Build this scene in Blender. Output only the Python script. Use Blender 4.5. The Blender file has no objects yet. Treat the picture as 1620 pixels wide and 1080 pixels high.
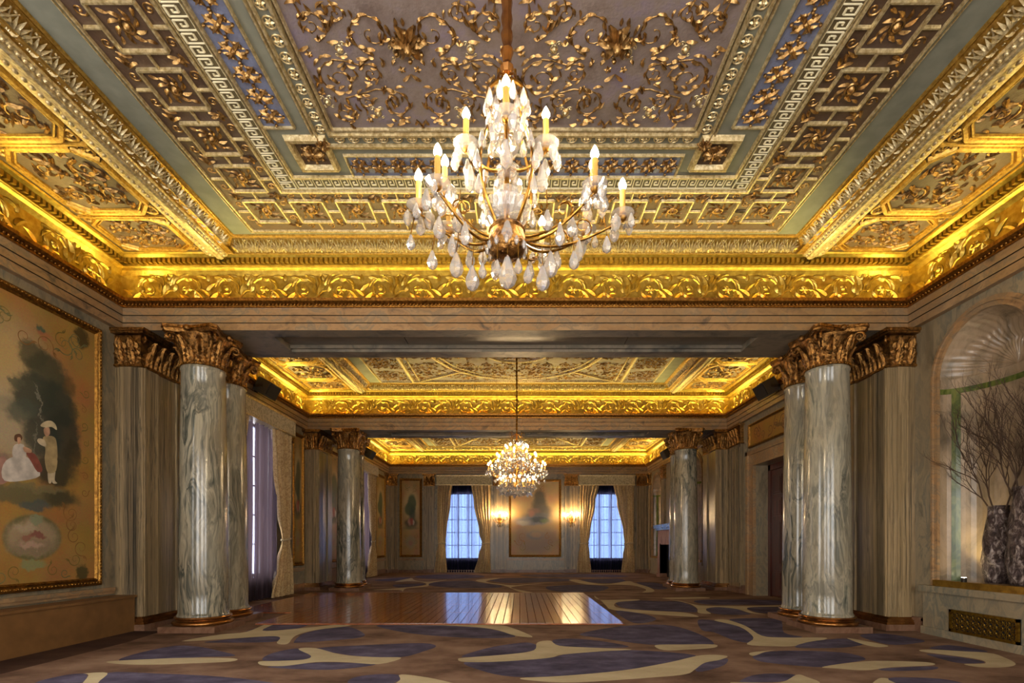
import bpy, math, random
from mathutils import Vector, Matrix, geometry
random.seed(7)
pi, sin, cos = math.pi, math.sin, math.cos
scene = bpy.context.scene
COL = scene.collection

# ------------------------------------------------------------------ camera
F, VX, VY, EYE = 800.0, 822.0, 861.0, 1.2
cam_d = bpy.data.cameras.new('camera')
cam = bpy.data.objects.new('camera', cam_d)
COL.objects.link(cam)
cam.location = (0, 0, EYE)
cam.rotation_euler = (pi / 2, 0, 0)
cam_d.sensor_width = 36.0
cam_d.lens = F / 1620 * 36.0
cam_d.shift_x = -(VX - 810) / 1620
cam_d.shift_y = (VY - 540) / 1620
cam_d.clip_start, cam_d.clip_end = 0.05, 200
scene.camera = cam

# ------------------------------------------------------------------ sky, daylight, exposure
world = bpy.data.worlds.new('overcast_sky')
scene.world = world
world.use_nodes = True
wn = world.node_tree
bg = wn.nodes['Background']
bg.inputs['Color'].default_value = (1.0, 0.97, 0.93, 1)
bg.inputs['Strength'].default_value = 5.0
scene.view_settings.view_transform = 'Standard'
scene.view_settings.look = 'None'
scene.view_settings.exposure = 1.4
scene.view_settings.gamma = 1.0
scene.view_settings.use_curve_mapping = False
cy = scene.cycles
cy.use_denoising = True
cy.max_bounces = 7
cy.diffuse_bounces = 4
cy.glossy_bounces = 4
cy.transmission_bounces = 6
cy.transparent_max_bounces = 10
cy.caustics_reflective = False
cy.caustics_refractive = False
cy.sample_clamp_indirect = 5.0
COVE_W = 3.9
COVE_C = (1.0, 0.82, 0.26)
FLAME = 170.0           # emission of the candle bulbs

# ------------------------------------------------------------------ room numbers
XL, XR = -5.56, 5.44            # entablature planes
WL, WR = -5.66, 5.54            # wall planes
YB = 21.60                      # far wall
YF = -2.0                       # wall behind the camera
CX = -0.06
BEAMS = [(7.08, 8.12), (13.25, 14.25)]
BAYS = [(-1.90, 7.08), (8.12, 13.25), (14.25, 21.50)]
ZA = 4.2                        # top of columns
ZS, ZC = 5.22, 5.33             # side-strip ceiling, central ceiling

# ------------------------------------------------------------------ helpers
def lin(h):
    h = h.lstrip('#')
    c = [int(h[i:i + 2], 16) / 255 for i in (0, 2, 4)]
    return tuple(x / 12.92 if x <= .04045 else ((x + .055) / 1.055) ** 2.4 for x in c) + (1.0,)

class NT:
    """small node-graph writer"""
    def __init__(s, name):
        s.m = bpy.data.materials.new(name)
        s.m.use_nodes = True
        s.t = s.m.node_tree
        s.P = s.t.nodes['Principled BSDF']
        s.out = s.t.nodes['Material Output']
    def n(s, kind, ins=None, **props):
        nd = s.t.nodes.new('ShaderNode' + kind)
        for k, v in props.items():
            setattr(nd, k, v)
        for k, v in (ins or {}).items():
            s.set(nd, k, v)
        return nd
    def set(s, nd, k, v):
        sock = nd.inputs[k]
        if isinstance(v, bpy.types.NodeSocket):
            s.t.links.new(v, sock)
        else:
            sock.default_value = v
    def p(s, **kw):
        for k, v in kw.items():
            s.set(s.P, k.replace('_', ' '), v)
        return s
    def pos(s):
        return s.n('NewGeometry').outputs['Position']
    def obj(s):
        return s.n('TexCoord').outputs['Object']
    def mapping(s, vec, scale=(1, 1, 1), loc=(0, 0, 0), rot=(0, 0, 0), kind='POINT'):
        return s.n('Mapping', {'Vector': vec, 'Location': loc, 'Rotation': rot, 'Scale': scale}, vector_type=kind).outputs[0]
    def noise(s, vec, scale=5, detail=3, rough=.5, dist=0):
        return s.n('TexNoise', {'Vector': vec, 'Scale': scale, 'Detail': detail, 'Roughness': rough, 'Distortion': dist})
    def ramp(s, fac, stops):
        r = s.n('ValToRGB', {'Fac': fac})
        e = r.color_ramp.elements
        while len(e) < len(stops):
            e.new(0.5)
        for el, (p_, c) in zip(e, stops):
            el.position = p_
            el.color = lin(c) if isinstance(c, str) else c
        return r.outputs['Color']
    def mix(s, fac, a, b, mode='MIX'):
        m = s.n('MixRGB', {'Fac': fac, 'Color1': a, 'Color2': b}, blend_type=mode)
        return m.outputs[0]
    def bump(s, h, strength=.3, dist=.01):
        s.set(s.P, 'Normal', s.n('Bump', {'Height': h, 'Strength': strength, 'Distance': dist}).outputs[0])
        return s

MAT = {}
def marble(name, stops, scale, stretch, dist=1.0, rough=.22, detail=6, patch=None, bands=False, veins=None, warm=(1.08, .97, .83)):
    t = NT(name)
    pos = t.pos()
    v = t.mapping(pos, scale=stretch)
    warp = t.noise(t.mapping(pos, scale=(1.3, 1.3, .5)), 1.2, 3)
    vv = t.n('VectorMath', {0: v, 1: t.n('VectorMath', {0: warp.outputs['Color'], 'Scale': dist}, operation='SCALE').outputs[0]}).outputs[0]
    nz = t.noise(vv, scale, detail, .62, .25)
    c = t.ramp(nz.outputs['Fac'], stops)
    if patch:
        pn = t.noise(t.mapping(pos, scale=(.8, .8, .35)), 1.7, 4, .6)
        c = t.mix(t.ramp(pn.outputs['Fac'], [(.45, (0, 0, 0, 1)), (.62, (1, 1, 1, 1))]), c, t.mix(.55, c, lin(patch)))
    if veins:
        vn = t.noise(t.mapping(vv, scale=(.7, .7, .8)), 2.3, 5, .6, .8)
        rd = t.n('Math', {0: t.n('Math', {0: vn.outputs['Fac'], 1: .5}, operation='SUBTRACT').outputs[0]}, operation='ABSOLUTE').outputs[0]
        f = t.n('MapRange', {'Value': rd, 'From Min': .004, 'From Max': .05, 'To Min': .9, 'To Max': 0.0}).outputs[0]
        blot = t.ramp(t.noise(t.mapping(pos, scale=(1, 1, .5)), .9, 3).outputs['Fac'], [(.42, (.25, .25, .25, 1)), (.6, (1, 1, 1, 1))])
        c = t.mix(t.n('Math', {0: f, 1: blot}, operation='MULTIPLY').outputs[0], c, lin(veins))
    if bands:
        bn = t.noise(t.mapping(pos, scale=(1, 1, .012)), 3.2, 3, .5)
        c = t.mix(.75, c, t.mix(1.0, c, t.ramp(bn.outputs['Fac'], [(.36, '#5a5248'), (.47, '#c9bba2'), (.53, '#8a7c6a'), (.6, '#d2c6ae'), (.7, '#9a8d7a')]), 'MULTIPLY'))
        c = t.n('VectorMath', {0: c, 'Scale': 1.55}, operation='SCALE').outputs[0]
    c = t.n('VectorMath', {0: c, 1: warm}, operation='MULTIPLY').outputs[0]
    t.p(Base_Color=c, Roughness=rough)
    MAT[name] = t.m
    return t.m

marble('marble_pilaster', [(.30, '#3c3a33'), (.37, '#7b7364'), (.43, '#b5a68d'), (.475, '#6a685c'), (.51, '#bdaf96'), (.55, '#857c6c'), (.585, '#4c4b43'), (.62, '#a8987f'), (.70, '#8b8371'), (.78, '#50503f')], 4.2, (3.2, 3.2, .018), .25, .3, patch='#8c8068', bands=True, warm=(1.05, .97, .85))
marble('marble_column', [(.28, '#3c443f'), (.37, '#7f8074'), (.45, '#b9b09b'), (.51, '#8a877b'), (.57, '#bbb29d'), (.64, '#8f8a7a'), (.74, '#63675f')], 2.4, (2.2, 2.2, .24), 1.2, .16, patch='#93856f', veins='#2f3b3a', warm=(.90, .88, .82))
marble('marble_fascia', [(.30, '#57504a'), (.40, '#94795c'), (.48, '#a98a66'), (.55, '#857866'), (.63, '#ad9270'), (.75, '#6a665f')], 2.6, (.55, .55, 2.2), 1.4, .3, patch='#8a6f4e')
marble('marble_wall', [(.30, '#4e5049'), (.42, '#857d6c'), (.50, '#9c8f78'), (.56, '#74746a'), (.64, '#998c76'), (.78, '#5c5e57')], 2.4, (1, 1, .5), 1.8, .28, patch='#8c7a60', warm=(1.04, .98, .87))
marble('marble_soffit', [(.3, '#3f413f'), (.45, '#6b6861'), (.55, '#7d776c'), (.68, '#55574f'), (.8, '#6d685f')], 2.0, (.5, 1.4, 1), 1.2, .5)
marble('marble_pink', [(.3, '#523a2e'), (.45, '#6e5242'), (.55, '#7d6252'), (.7, '#604a3e')], 5.0, (1, 1, 1), 1.0, .3)
marble('marble_mantel', [(.3, '#6a4c3e'), (.45, '#8d6a56'), (.55, '#9c7a66'), (.7, '#7e5e4e')], 3.0, (1, 1, .6), 1.0, .65)
marble('marble_green', [(.3, '#26381e'), (.45, '#46582a'), (.55, '#66723a'), (.7, '#314a28')], 5.0, (1, 1, .5), 1.2, .2)
marble('marble_niche', [(.28, '#5d564b'), (.42, '#90826f'), (.52, '#a59480'), (.62, '#877c6c'), (.75, '#6c6558')], 1.6, (1, 1, .7), 1.8, .25)

def metal(name, c1, c2, rough, metallic=1.0, scale=9, bump=.25, bscale=40):
    t = NT(name)
    pos = t.pos()
    nz = t.noise(pos, scale, 4, .6)
    t.p(Base_Color=t.ramp(nz.outputs['Fac'], [(.35, c1), (.65, c2)]), Metallic=metallic, Roughness=rough)
    if bump:
        t.bump(t.noise(pos, bscale, 3).outputs['Fac'], bump, .01)
    MAT[name] = t.m
    return t.m
metal('gold_leaf', '#a88a3c', '#cbb058', .33, .95, 14, .35, 30)
metal('gold_relief', '#6e4d26', '#bd9860', .34, .85, 30, .3)
metal('gold_pale', '#b09868', '#e8d8ac', .34, .6, 30, .25)
metal('gold_cove_lit', '#a8823a', '#d8b25c', .34, .8, 30, .25)  # yellow of the cove light put into the gold's own colour
metal('gold_frame', '#6e4a1c', '#a87a34', .4, .85, 25, .5, 60)
metal('bronze', '#4a2f15', '#b07f42', .33, .9, 22, .9, 55)
metal('bronze_bead', '#6b4519', '#a97834', .36, .9, 30, .3)
metal('bronze_ring', '#7d4e26', '#b07c44', .25, .9, 8, 0)
metal('chandelier_brass', '#7a5320', '#b98a3e', .28, 1, 30, 0)
metal('grille_brass', '#7a5a1e', '#a8842e', .35, .9, 30, 0)
metal('ledge_brass', '#8a6522', '#b08532', .4, .7, 10, 0)
metal('dark_iron', '#2a2521', '#3a332c', .45, .8, 30, 0)

def silverground(name, c1, c2, c3):
    t = NT(name)
    pos = t.pos()
    nz = t.noise(pos, 3.0, 5, .65)
    vo = t.n('TexVoronoi', {'Vector': pos, 'Scale': 16.0}, feature='SMOOTH_F1')
    c = t.ramp(nz.outputs['Fac'], [(.3, c1), (.52, c2), (.72, c3)])
    t.p(Base_Color=c, Metallic=.25, Roughness=.42)
    t.bump(t.mix(.5, vo.outputs['Distance'], t.noise(pos, 45, 3).outputs['Fac']), .6, .012)
    MAT[name] = t.m
silverground('ground_purple', '#74645f', '#918480', '#8c8096')
silverground('ground_blue', '#6a6878', '#858eae', '#747280')
silverground('ground_rose', '#4c392f', '#65503f', '#5e4d4a')

def plain(name, col, rough=.6, metallic=0, var=.12, scale=6, spec=.5, bump=0, bscale=80):
    t = NT(name)
    c = lin(col)
    nz = t.noise(t.pos(), scale, 3)
    lo = tuple(x * (1 - var) for x in c[:3]) + (1,)
    hi = tuple(min(1, x * (1 + var)) for x in c[:3]) + (1,)
    t.p(Base_Color=t.ramp(nz.outputs['Fac'], [(.35, lo), (.65, hi)]), Roughness=rough, Metallic=metallic)
    t.set(t.P, 'Specular IOR Level', spec)
    if bump:
        t.bump(t.noise(t.pos(), bscale, 2).outputs['Fac'], bump, .005)
    MAT[name] = t.m
    return t
plain('flat_greygreen', '#7d7e70', .5)
plain('key_ground', '#5e5238', .5)
plain('ivory_key', '#e2d8b4', .45)
plain('box_brown', '#7c5730', .55, bump=.1)
plain('speaker_black', '#24211e', .55)
plain('speaker_mesh', '#171615', .8)
plain('soffit_brown', '#6d6355', .35)
plain('candle_sleeve', '#c79a4a', .4)
plain('white_paint', '#b9c0c8', .4)
plain('fire_dark', '#15110e', .9)
plain('twig', '#4a3524', .8)
for k_, h_ in (('paint_olive', '#7d6a34'), ('paint_rust', '#8c6234'), ('paint_blue', '#70704a'), ('paint_coat', '#b39c70'), ('paint_stocking', '#cbb998'), ('paint_skin', '#c79a7c'), ('paint_hat', '#d2bf98'), ('paint_dress', '#cfc6bc'), ('paint_shawl', '#8c4c40'), ('paint_hair', '#5c3a28'), ('paint_rose', '#a57a6e')):
    plain(k_, h_, .55, 0, .22, 9)
plain('plaster_back', '#8f8674', .8)
plain('roof_slab', '#555555', .9)

# carpet yarns
def carpet(name, c1, c2, c3, sc=1.4):
    t = NT(name)
    pos = t.pos()
    n1 = t.noise(t.mapping(pos, scale=(1, 1.6, 1)), sc, 5, .65)
    n2 = t.noise(pos, 160, 2)
    c = t.ramp(n1.outputs['Fac'], [(.32, c1), (.5, c2), (.68, c3)])
    c = t.mix(.35, c, t.mix(1.0, c, n2.outputs['Color'], 'OVERLAY'))
    t.p(Base_Color=c, Roughness=.95)
    t.set(t.P, 'Specular IOR Level', .1)
    t.bump(n2.outputs['Fac'], .4, .006)
    MAT[name] = t.m
carpet('carpet_tan', '#523d30', '#7f624f', '#997c66', 1.0)
carpet('carpet_purple', '#3e3744', '#544c5e', '#6d6578', 2.2)
carpet('carpet_cream', '#b09c7a', '#bfac88', '#cbb994')
carpet('carpet_maroon', '#3e2c25', '#4a352b', '#553e31')

# timber
def timber(name, c1, c2, c3, rough, axis=1, coat=.3):
    t = NT(name)
    pos = t.pos()
    info = t.n('ObjectInfo').outputs['Random']
    sc = [9.0, 9.0, 9.0]
    sc[axis] = .5
    off = t.n('CombineXYZ', {'X': t.n('Math', {0: info, 1: 37.0}, operation='MULTIPLY').outputs[0]}).outputs[0]
    v = t.n('VectorMath', {0: t.mapping(pos, scale=sc), 1: off}).outputs[0]
    g = t.noise(v, 2.2, 5, .6, .6)
    c = t.ramp(g.outputs['Fac'], [(.3, c1), (.5, c2), (.72, c3)])
    tone = t.n('MapRange', {'Value': info, 'To Min': .72, 'To Max': 1.18}).outputs[0]
    c = t.n('VectorMath', {0: c, 'Scale': tone}, operation='SCALE').outputs[0]
    t.p(Base_Color=c, Roughness=rough)
    t.set(t.P, 'Coat Weight', coat)
    t.set(t.P, 'Coat Roughness', .08)
    MAT[name] = t.m
timber('dance_wood', '#6a3418', '#8c4c26', '#a05c30', .24, 1, .5)
timber('door_wood', '#2e0f08', '#4a1a0d', '#5e2614', .3, 2, .3)

# cloth
def cloth(name, c1, c2, scale, rough=.75, trans=0):
    t = NT(name)
    o = t.obj()
    vo = t.n('TexVoronoi', {'Vector': t.n('VectorMath', {0: o, 1: t.noise(o, 4, 2).outputs['Color']}).outputs[0], 'Scale': scale}, feature='SMOOTH_F1')
    c = t.ramp(vo.outputs['Distance'], [(.28, c1), (.5, c2)])
    t.p(Base_Color=c, Roughness=rough)
    t.set(t.P, 'Sheen Weight', .3)
    t.bump(vo.outputs['Distance'], .25, .01)
    if trans:
        tr = t.n('BsdfTranslucent', {'Color': c})
        mx = t.n('MixShader', {0: trans, 1: t.P.outputs[0], 2: tr.outputs[0]})
        t.t.links.new(mx.outputs[0], t.out.inputs[0])
    MAT[name] = t.m
cloth('curtain_damask', '#ad8c5c', '#cbae7c', 16, .7, .12)
cloth('pelmet_damask', '#9a8a66', '#c6b48c', 13)
def sheer(name, col, fac, tint=(.80, .82, .95, 1), freq=4.5):
    t = NT(name)
    o = t.obj()
    band = t.noise(t.mapping(o, scale=(freq, 1, .04)), 2.0, 3)
    f = t.n('MapRange', {'Value': band.outputs['Fac'], 'From Min': .35, 'From Max': .65, 'To Min': max(0.0, fac - .32), 'To Max': min(.97, fac + .3)}).outputs[0]
    d = t.n('BsdfDiffuse', {'Color': lin(col)})
    tl = t.n('BsdfTranslucent', {'Color': lin(col)})
    m1 = t.n('MixShader', {0: .45, 1: d.outputs[0], 2: tl.outputs[0]})
    tp = t.n('BsdfTransparent', {'Color': tint})  # tint also puts the blue of the window daylight into the cloth
    m2 = t.n('MixShader', {0: f, 1: tp.outputs[0], 2: m1.outputs[0]})
    t.t.links.new(m2.outputs[0], t.out.inputs[0])
    MAT[name] = t.m
sheer('sheer_plum', '#4c4046', .84, (.30, .34, .50, 1))
sheer('sheer_far', '#33324a', .52, (.062, .10, .215, 1))

def glassy(name, fac, col=(1, 1, 1, 1), rough=.03):
    t = NT(name)
    tp = t.n('BsdfTransparent', {'Color': col})
    gl = t.n('BsdfGlossy', {'Color': (1, 1, 1, 1), 'Roughness': rough})
    m2 = t.n('MixShader', {0: fac, 1: tp.outputs[0], 2: gl.outputs[0]})
    t.t.links.new(m2.outputs[0], t.out.inputs[0])
    MAT[name] = t.m
glassy('window_glass', .08)
def crystal(name):
    t = NT(name)
    t.p(Base_Color=(.98, .96, .93, 1), Roughness=.04, IOR=1.5)
    t.set(t.P, 'Transmission Weight', .72)
    tp = t.n('BsdfTransparent', {'Color': (1, .98, .95, 1)})
    m2 = t.n('MixShader', {0: .34, 1: t.P.outputs[0], 2: tp.outputs[0]})
    t.t.links.new(m2.outputs[0], t.out.inputs[0])
    MAT[name] = t.m
crystal('crystal')
def emit(name, col, s):
    t = NT(name)
    e = t.n('Emission', {'Color': col, 'Strength': s})
    t.t.links.new(e.outputs[0], t.out.inputs[0])
    MAT[name] = t.m
emit('bulb_glow', (1.0, .78, .48, 1), FLAME)
emit('bulb_glow_far', (1.0, .70, .36, 1), FLAME * .5)
emit('bulb_glow_sconce', (1.0, .68, .32, 1), FLAME * 2.2)
emit('spot_glow', (1.0, .85, .5, 1), 60)

def vase_mat():
    t = NT('crumpled_silver')
    o = t.obj()
    nz = t.noise(t.mapping(o, scale=(1, 1, .45)), 16, 5, .7, 1.6)
    t.p(Base_Color=t.ramp(nz.outputs['Fac'], [(.38, '#2e2220'), (.52, '#5e4d48'), (.66, '#b3a59c')]), Metallic=.5, Roughness=.32)
    t.bump(nz.outputs['Fac'], .9, .03)
    MAT['crumpled_silver'] = t.m
vase_mat()

# ------------------------------------------------------------------ mesh builder
class MB:
    def __init__(s):
        s.v, s.f, s.mi = [], [], []
        s.cur = 0
    def add(s, vs, fs):
        b = len(s.v)
        s.v += [tuple(x) for x in vs]
        s.f += [tuple(b + i for i in f) for f in fs]
        s.mi += [s.cur] * len(fs)
        return s
    def poly(s, pts):
        return s.add(pts, [tuple(range(len(pts)))])
    def box(s, x0, x1, y0, y1, z0, z1):
        x0, x1 = min(x0, x1), max(x0, x1); y0, y1 = min(y0, y1), max(y0, y1); z0, z1 = min(z0, z1), max(z0, z1)
        return s.add([(x0, y0, z0), (x1, y0, z0), (x1, y1, z0), (x0, y1, z0), (x0, y0, z1), (x1, y0, z1), (x1, y1, z1), (x0, y1, z1)],
                     [(3, 2, 1, 0), (4, 5, 6, 7), (0, 1, 5, 4), (1, 2, 6, 5), (2, 3, 7, 6), (3, 0, 4, 7)])
    def cbox(s, x, y, z, a, b, c):
        return s.box(x - a / 2, x + a / 2, y - b / 2, y + b / 2, z - c / 2, z + c / 2)
    def lathe(s, prof, n=32, c=(0, 0, 0), cap=True):
        vs, fs = [], []
        for r, z in prof:
            for k in range(n):
                a = 2 * pi * k / n
                vs.append((c[0] + r * cos(a), c[1] + r * sin(a), c[2] + z))
        m = len(prof)
        for i in range(m - 1):
            for k in range(n):
                k2 = (k + 1) % n
                fs.append((i * n + k, i * n + k2, (i + 1) * n + k2, (i + 1) * n + k))
        if cap:
            fs.append(tuple(range(n - 1, -1, -1)))
            fs.append(tuple((m - 1) * n + k for k in range(n)))
        return s.add(vs, fs)
    def tube(s, pts, r, n=6, cap=True):
        pts = [Vector(p) for p in pts]
        m = len(pts)
        rs = r if isinstance(r, (list, tuple)) else [r] * m
        vs, fs = [], []
        up = Vector((0.137, 0.219, 0.966))
        for i, p in enumerate(pts):
            d = (pts[min(i + 1, m - 1)] - pts[max(i - 1, 0)])
            if d.length < 1e-9:
                d = Vector((0, 0, 1))
            d.normalize()
            a = d.cross(up)
            if a.length < .05:
                a = d.cross(Vector((1, 0, 0)))
            a.normalize()
            b = d.cross(a)
            for k in range(n):
                t = 2 * pi * k / n
                vs.append(p + rs[i] * (cos(t) * a + sin(t) * b))
        for i in range(m - 1):
            for k in range(n):
                k2 = (k + 1) % n
                fs.append((i * n + k, (i + 1) * n + k, (i + 1) * n + k2, i * n + k2))
        if cap:
            fs.append(tuple(range(n)))
            fs.append(tuple((m - 1) * n + k for k in range(n - 1, -1, -1)))
        return s.add(vs, fs)
    def ball(s, c, r, n=6, m=4, sq=(1, 1, 1)):
        vs, fs = [(c[0], c[1], c[2] - r * sq[2])], []
        for i in range(1, m):
            ph = -pi / 2 + pi * i / m
            for k in range(n):
                a = 2 * pi * k / n
                vs.append((c[0] + r * sq[0] * cos(ph) * cos(a), c[1] + r * sq[1] * cos(ph) * sin(a), c[2] + r * sq[2] * sin(ph)))
        vs.append((c[0], c[1], c[2] + r * sq[2]))
        for k in range(n):
            fs.append((0, 1 + (k + 1) % n, 1 + k))
            fs.append((len(vs) - 1, 1 + (m - 2) * n + k, 1 + (m - 2) * n + (k + 1) % n))
        for i in range(m - 2):
            for k in range(n):
                k2 = (k + 1) % n
                fs.append((1 + i * n + k, 1 + i * n + k2, 1 + (i + 1) * n + k2, 1 + (i + 1) * n + k))
        return s.add(vs, fs)
    # ---- relief ornament in the local xy plane, standing out along +z
    def rod(s, pts, rs, h=1.0):
        """half-round moulding along a flat path"""
        m = len(pts)
        vs, fs = [], []
        for i, (x, y) in enumerate(pts):
            x0, y0 = pts[max(i - 1, 0)]; x1, y1 = pts[min(i + 1, m - 1)]
            dx, dy = x1 - x0, y1 - y0
            l = math.hypot(dx, dy) or 1
            nx, ny = -dy / l, dx / l
            r = rs[i] if isinstance(rs, (list, tuple)) else rs
            vs += [(x + nx * r, y + ny * r, 0), (x + nx * r * .5, y + ny * r * .5, r * .95 * h), (x - nx * r * .5, y - ny * r * .5, r * .95 * h), (x - nx * r, y - ny * r, 0)]
        for i in range(m - 1):
            b, c = i * 4, (i + 1) * 4
            for k in range(3):
                fs.append((b + k, b + k + 1, c + k + 1, c + k))
        return s.add(vs, fs)
    def spiral(s, cx, cy_, R, a0, turns, d, r, n=18, h=1.0, end=.14):
        pts, rs = [], []
        for i in range(n + 1):
            t = i / n
            rr = R * (1 - (1 - end) * t)
            a = a0 + d * 2 * pi * turns * t
            pts.append((cx + rr * cos(a), cy_ + rr * sin(a)))
            rs.append(r * (1 - .45 * t))
        s.rod(pts, rs, h)
        s.dome(pts[-1][0], pts[-1][1], r * 1.5, r * 1.4, 6)
        return pts
    def leaf(s, x, y, a, L, W, curl=0.0, h=.55, m=4):
        vs, fs = [], []
        px, py, ang = x, y, a
        for i in range(m + 1):
            t = i / m
            w = W * (sin(pi * min(1, .12 + .88 * t) ** .8) if t < 1 else 0.02) * .5
            if i:
                ang += curl / m
                px += cos(ang) * L / m
                py += sin(ang) * L / m
            nx, ny = -sin(ang), cos(ang)
            hh = W * h * sin(pi * (.15 + .75 * t))
            vs += [(px + nx * w, py + ny * w, 0.002), (px, py, hh), (px - nx * w, py - ny * w, 0.002)]
        for i in range(m):
            b, c = i * 3, i * 3 + 3
            fs += [(b, b + 1, c + 1, c), (b + 1, b + 2, c + 2, c + 1)]
        return s.add(vs, fs)
    def dome(s, x, y, r, h, n=8):
        vs = [(x + r * cos(2 * pi * k / n), y + r * sin(2 * pi * k / n), 0) for k in range(n)]
        vs += [(x + .7 * r * cos(2 * pi * k / n), y + .7 * r * sin(2 * pi * k / n), .75 * h) for k in range(n)]
        vs.append((x, y, h))
        fs = [(k, (k + 1) % n, n + (k + 1) % n, n + k) for k in range(n)] + [(n + k, n + (k + 1) % n, 2 * n) for k in range(n)]
        return s.add(vs, fs)
    def flower(s, x, y, R, n=6, h=.6, a0=0.0):
        for k in range(n):
            s.leaf(x, y, a0 + 2 * pi * k / n, R, R * 3.2 / n, 0, h, 3)
        return s.dome(x, y, R * .3, R * .45, 7)
    def ring(s, x, y, rx, ry, r, n=16, h=1.0):
        return s.rod([(x + rx * cos(2 * pi * k / n), y + ry * sin(2 * pi * k / n)) for k in range(n + 1)], r, h)
    def leafspiral(s, cx, cy_, R, a0, turns, d, r, nl, L, W, n=18, h=1.0):
        pts = s.spiral(cx, cy_, R, a0, turns, d, r, n, h)
        for k in range(nl):
            i = int((k + .35) / nl * (n * .62))
            x, y = pts[i]
            x1, y1 = pts[i + 1]
            a = math.atan2(y1 - y, x1 - x)
            sgn = -d if k % 3 else d
            s.leaf(x, y, a + sgn * .75, L * (1 - .4 * i / n), W * (1 - .35 * i / n), -sgn * 1.1, .55)
        return s
    def bar(s, x0, y0, x1, y1, w, h):
        """raised bar with chamfered sides in the local xy plane"""
        dx, dy = x1 - x0, y1 - y0
        l = math.hypot(dx, dy)
        nx, ny = -dy / l * w / 2, dx / l * w / 2
        vs = [(x0 + nx, y0 + ny, 0), (x0 + nx * .5, y0 + ny * .5, h), (x0 - nx * .5, y0 - ny * .5, h), (x0 - nx, y0 - ny, 0),
              (x1 + nx, y1 + ny, 0), (x1 + nx * .5, y1 + ny * .5, h), (x1 - nx * .5, y1 - ny * .5, h), (x1 - nx, y1 - ny, 0)]
        return s.add(vs, [(0, 1, 5, 4), (1, 2, 6, 5), (2, 3, 7, 6), (3, 2, 1, 0), (4, 5, 6, 7)])
    def mesh(s, name, mats, smooth=None):
        me = bpy.data.meshes.new(name)
        me.from_pydata(s.v, [], s.f)
        for m in (mats if isinstance(mats, (list, tuple)) else [mats]):
            me.materials.append(MAT[m])
        if any(s.mi):
            me.polygons.foreach_set('material_index', s.mi)
        if smooth:
            me.polygons.foreach_set('use_smooth', [True] * len(me.polygons))
            me.set_sharp_from_angle(angle=math.radians(smooth))
        me.update()
        return me
    def build(s, name, mats, parent=None, smooth=None, loc=None, rz=0):
        return put(s.mesh(name, mats, smooth), name, parent, loc, rz)

def put(me, name, parent=None, loc=None, rz=0, mw=None):
    o = bpy.data.objects.new(name, me)
    COL.objects.link(o)
    if parent is not None:
        o.parent = parent
    if mw is not None:
        o.matrix_local = mw
    else:
        if loc:
            o.location = loc
        if rz:
            o.rotation_euler = (0, 0, rz)
    return o

def empty(name, loc=(0, 0, 0), rz=0, parent=None):
    o = bpy.data.objects.new(name, None)
    o.empty_display_size = .1
    COL.objects.link(o)
    o.location = loc
    o.rotation_euler = (0, 0, rz)
    if parent:
        o.parent = parent
    return o

def tag(o, label=None, cat=None, group=None, kind=None):
    if label: o['label'] = label
    if cat: o['category'] = cat
    if group: o['group'] = group
    if kind: o['kind'] = kind
    return o
def struct(o): return tag(o, kind='structure')
def stuff(o): return tag(o, kind='stuff')

def frame_mat(origin, x, y, z, s=1.0):
    m = Matrix.Identity(4)
    for i in range(3):
        m[i][0] = x[i] * s; m[i][1] = y[i] * s; m[i][2] = z[i] * s; m[i][3] = origin[i]
    return m
def on_ceiling(x, y, z, rot=0.0, sx=1.0, sy=1.0, sz=1.0):
    """local xy laid on a ceiling seen from below, local z pointing down"""
    c, s_ = cos(rot), sin(rot)
    X = Vector((c, s_, 0)) * sx; Y = Vector((s_, -c, 0)) * sy; Z = Vector((0, 0, -1)) * sz
    return frame_mat((x, y, z), X, Y, Z)

WALLS = {'left': (pi / 2, WL), 'right': (-pi / 2, WR), 'back': (0.0, YB)}
def wall_place(side, u, z=0.0, d=0.0):
    """location + z-rotation of a thing on a wall: local x runs along the wall, local -y points into the room"""
    if side == 'left': return (WL + d, u, z), pi / 2
    if side == 'right': return (WR - d, u, z), -pi / 2
    return (u, YB - d, z), 0.0

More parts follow.
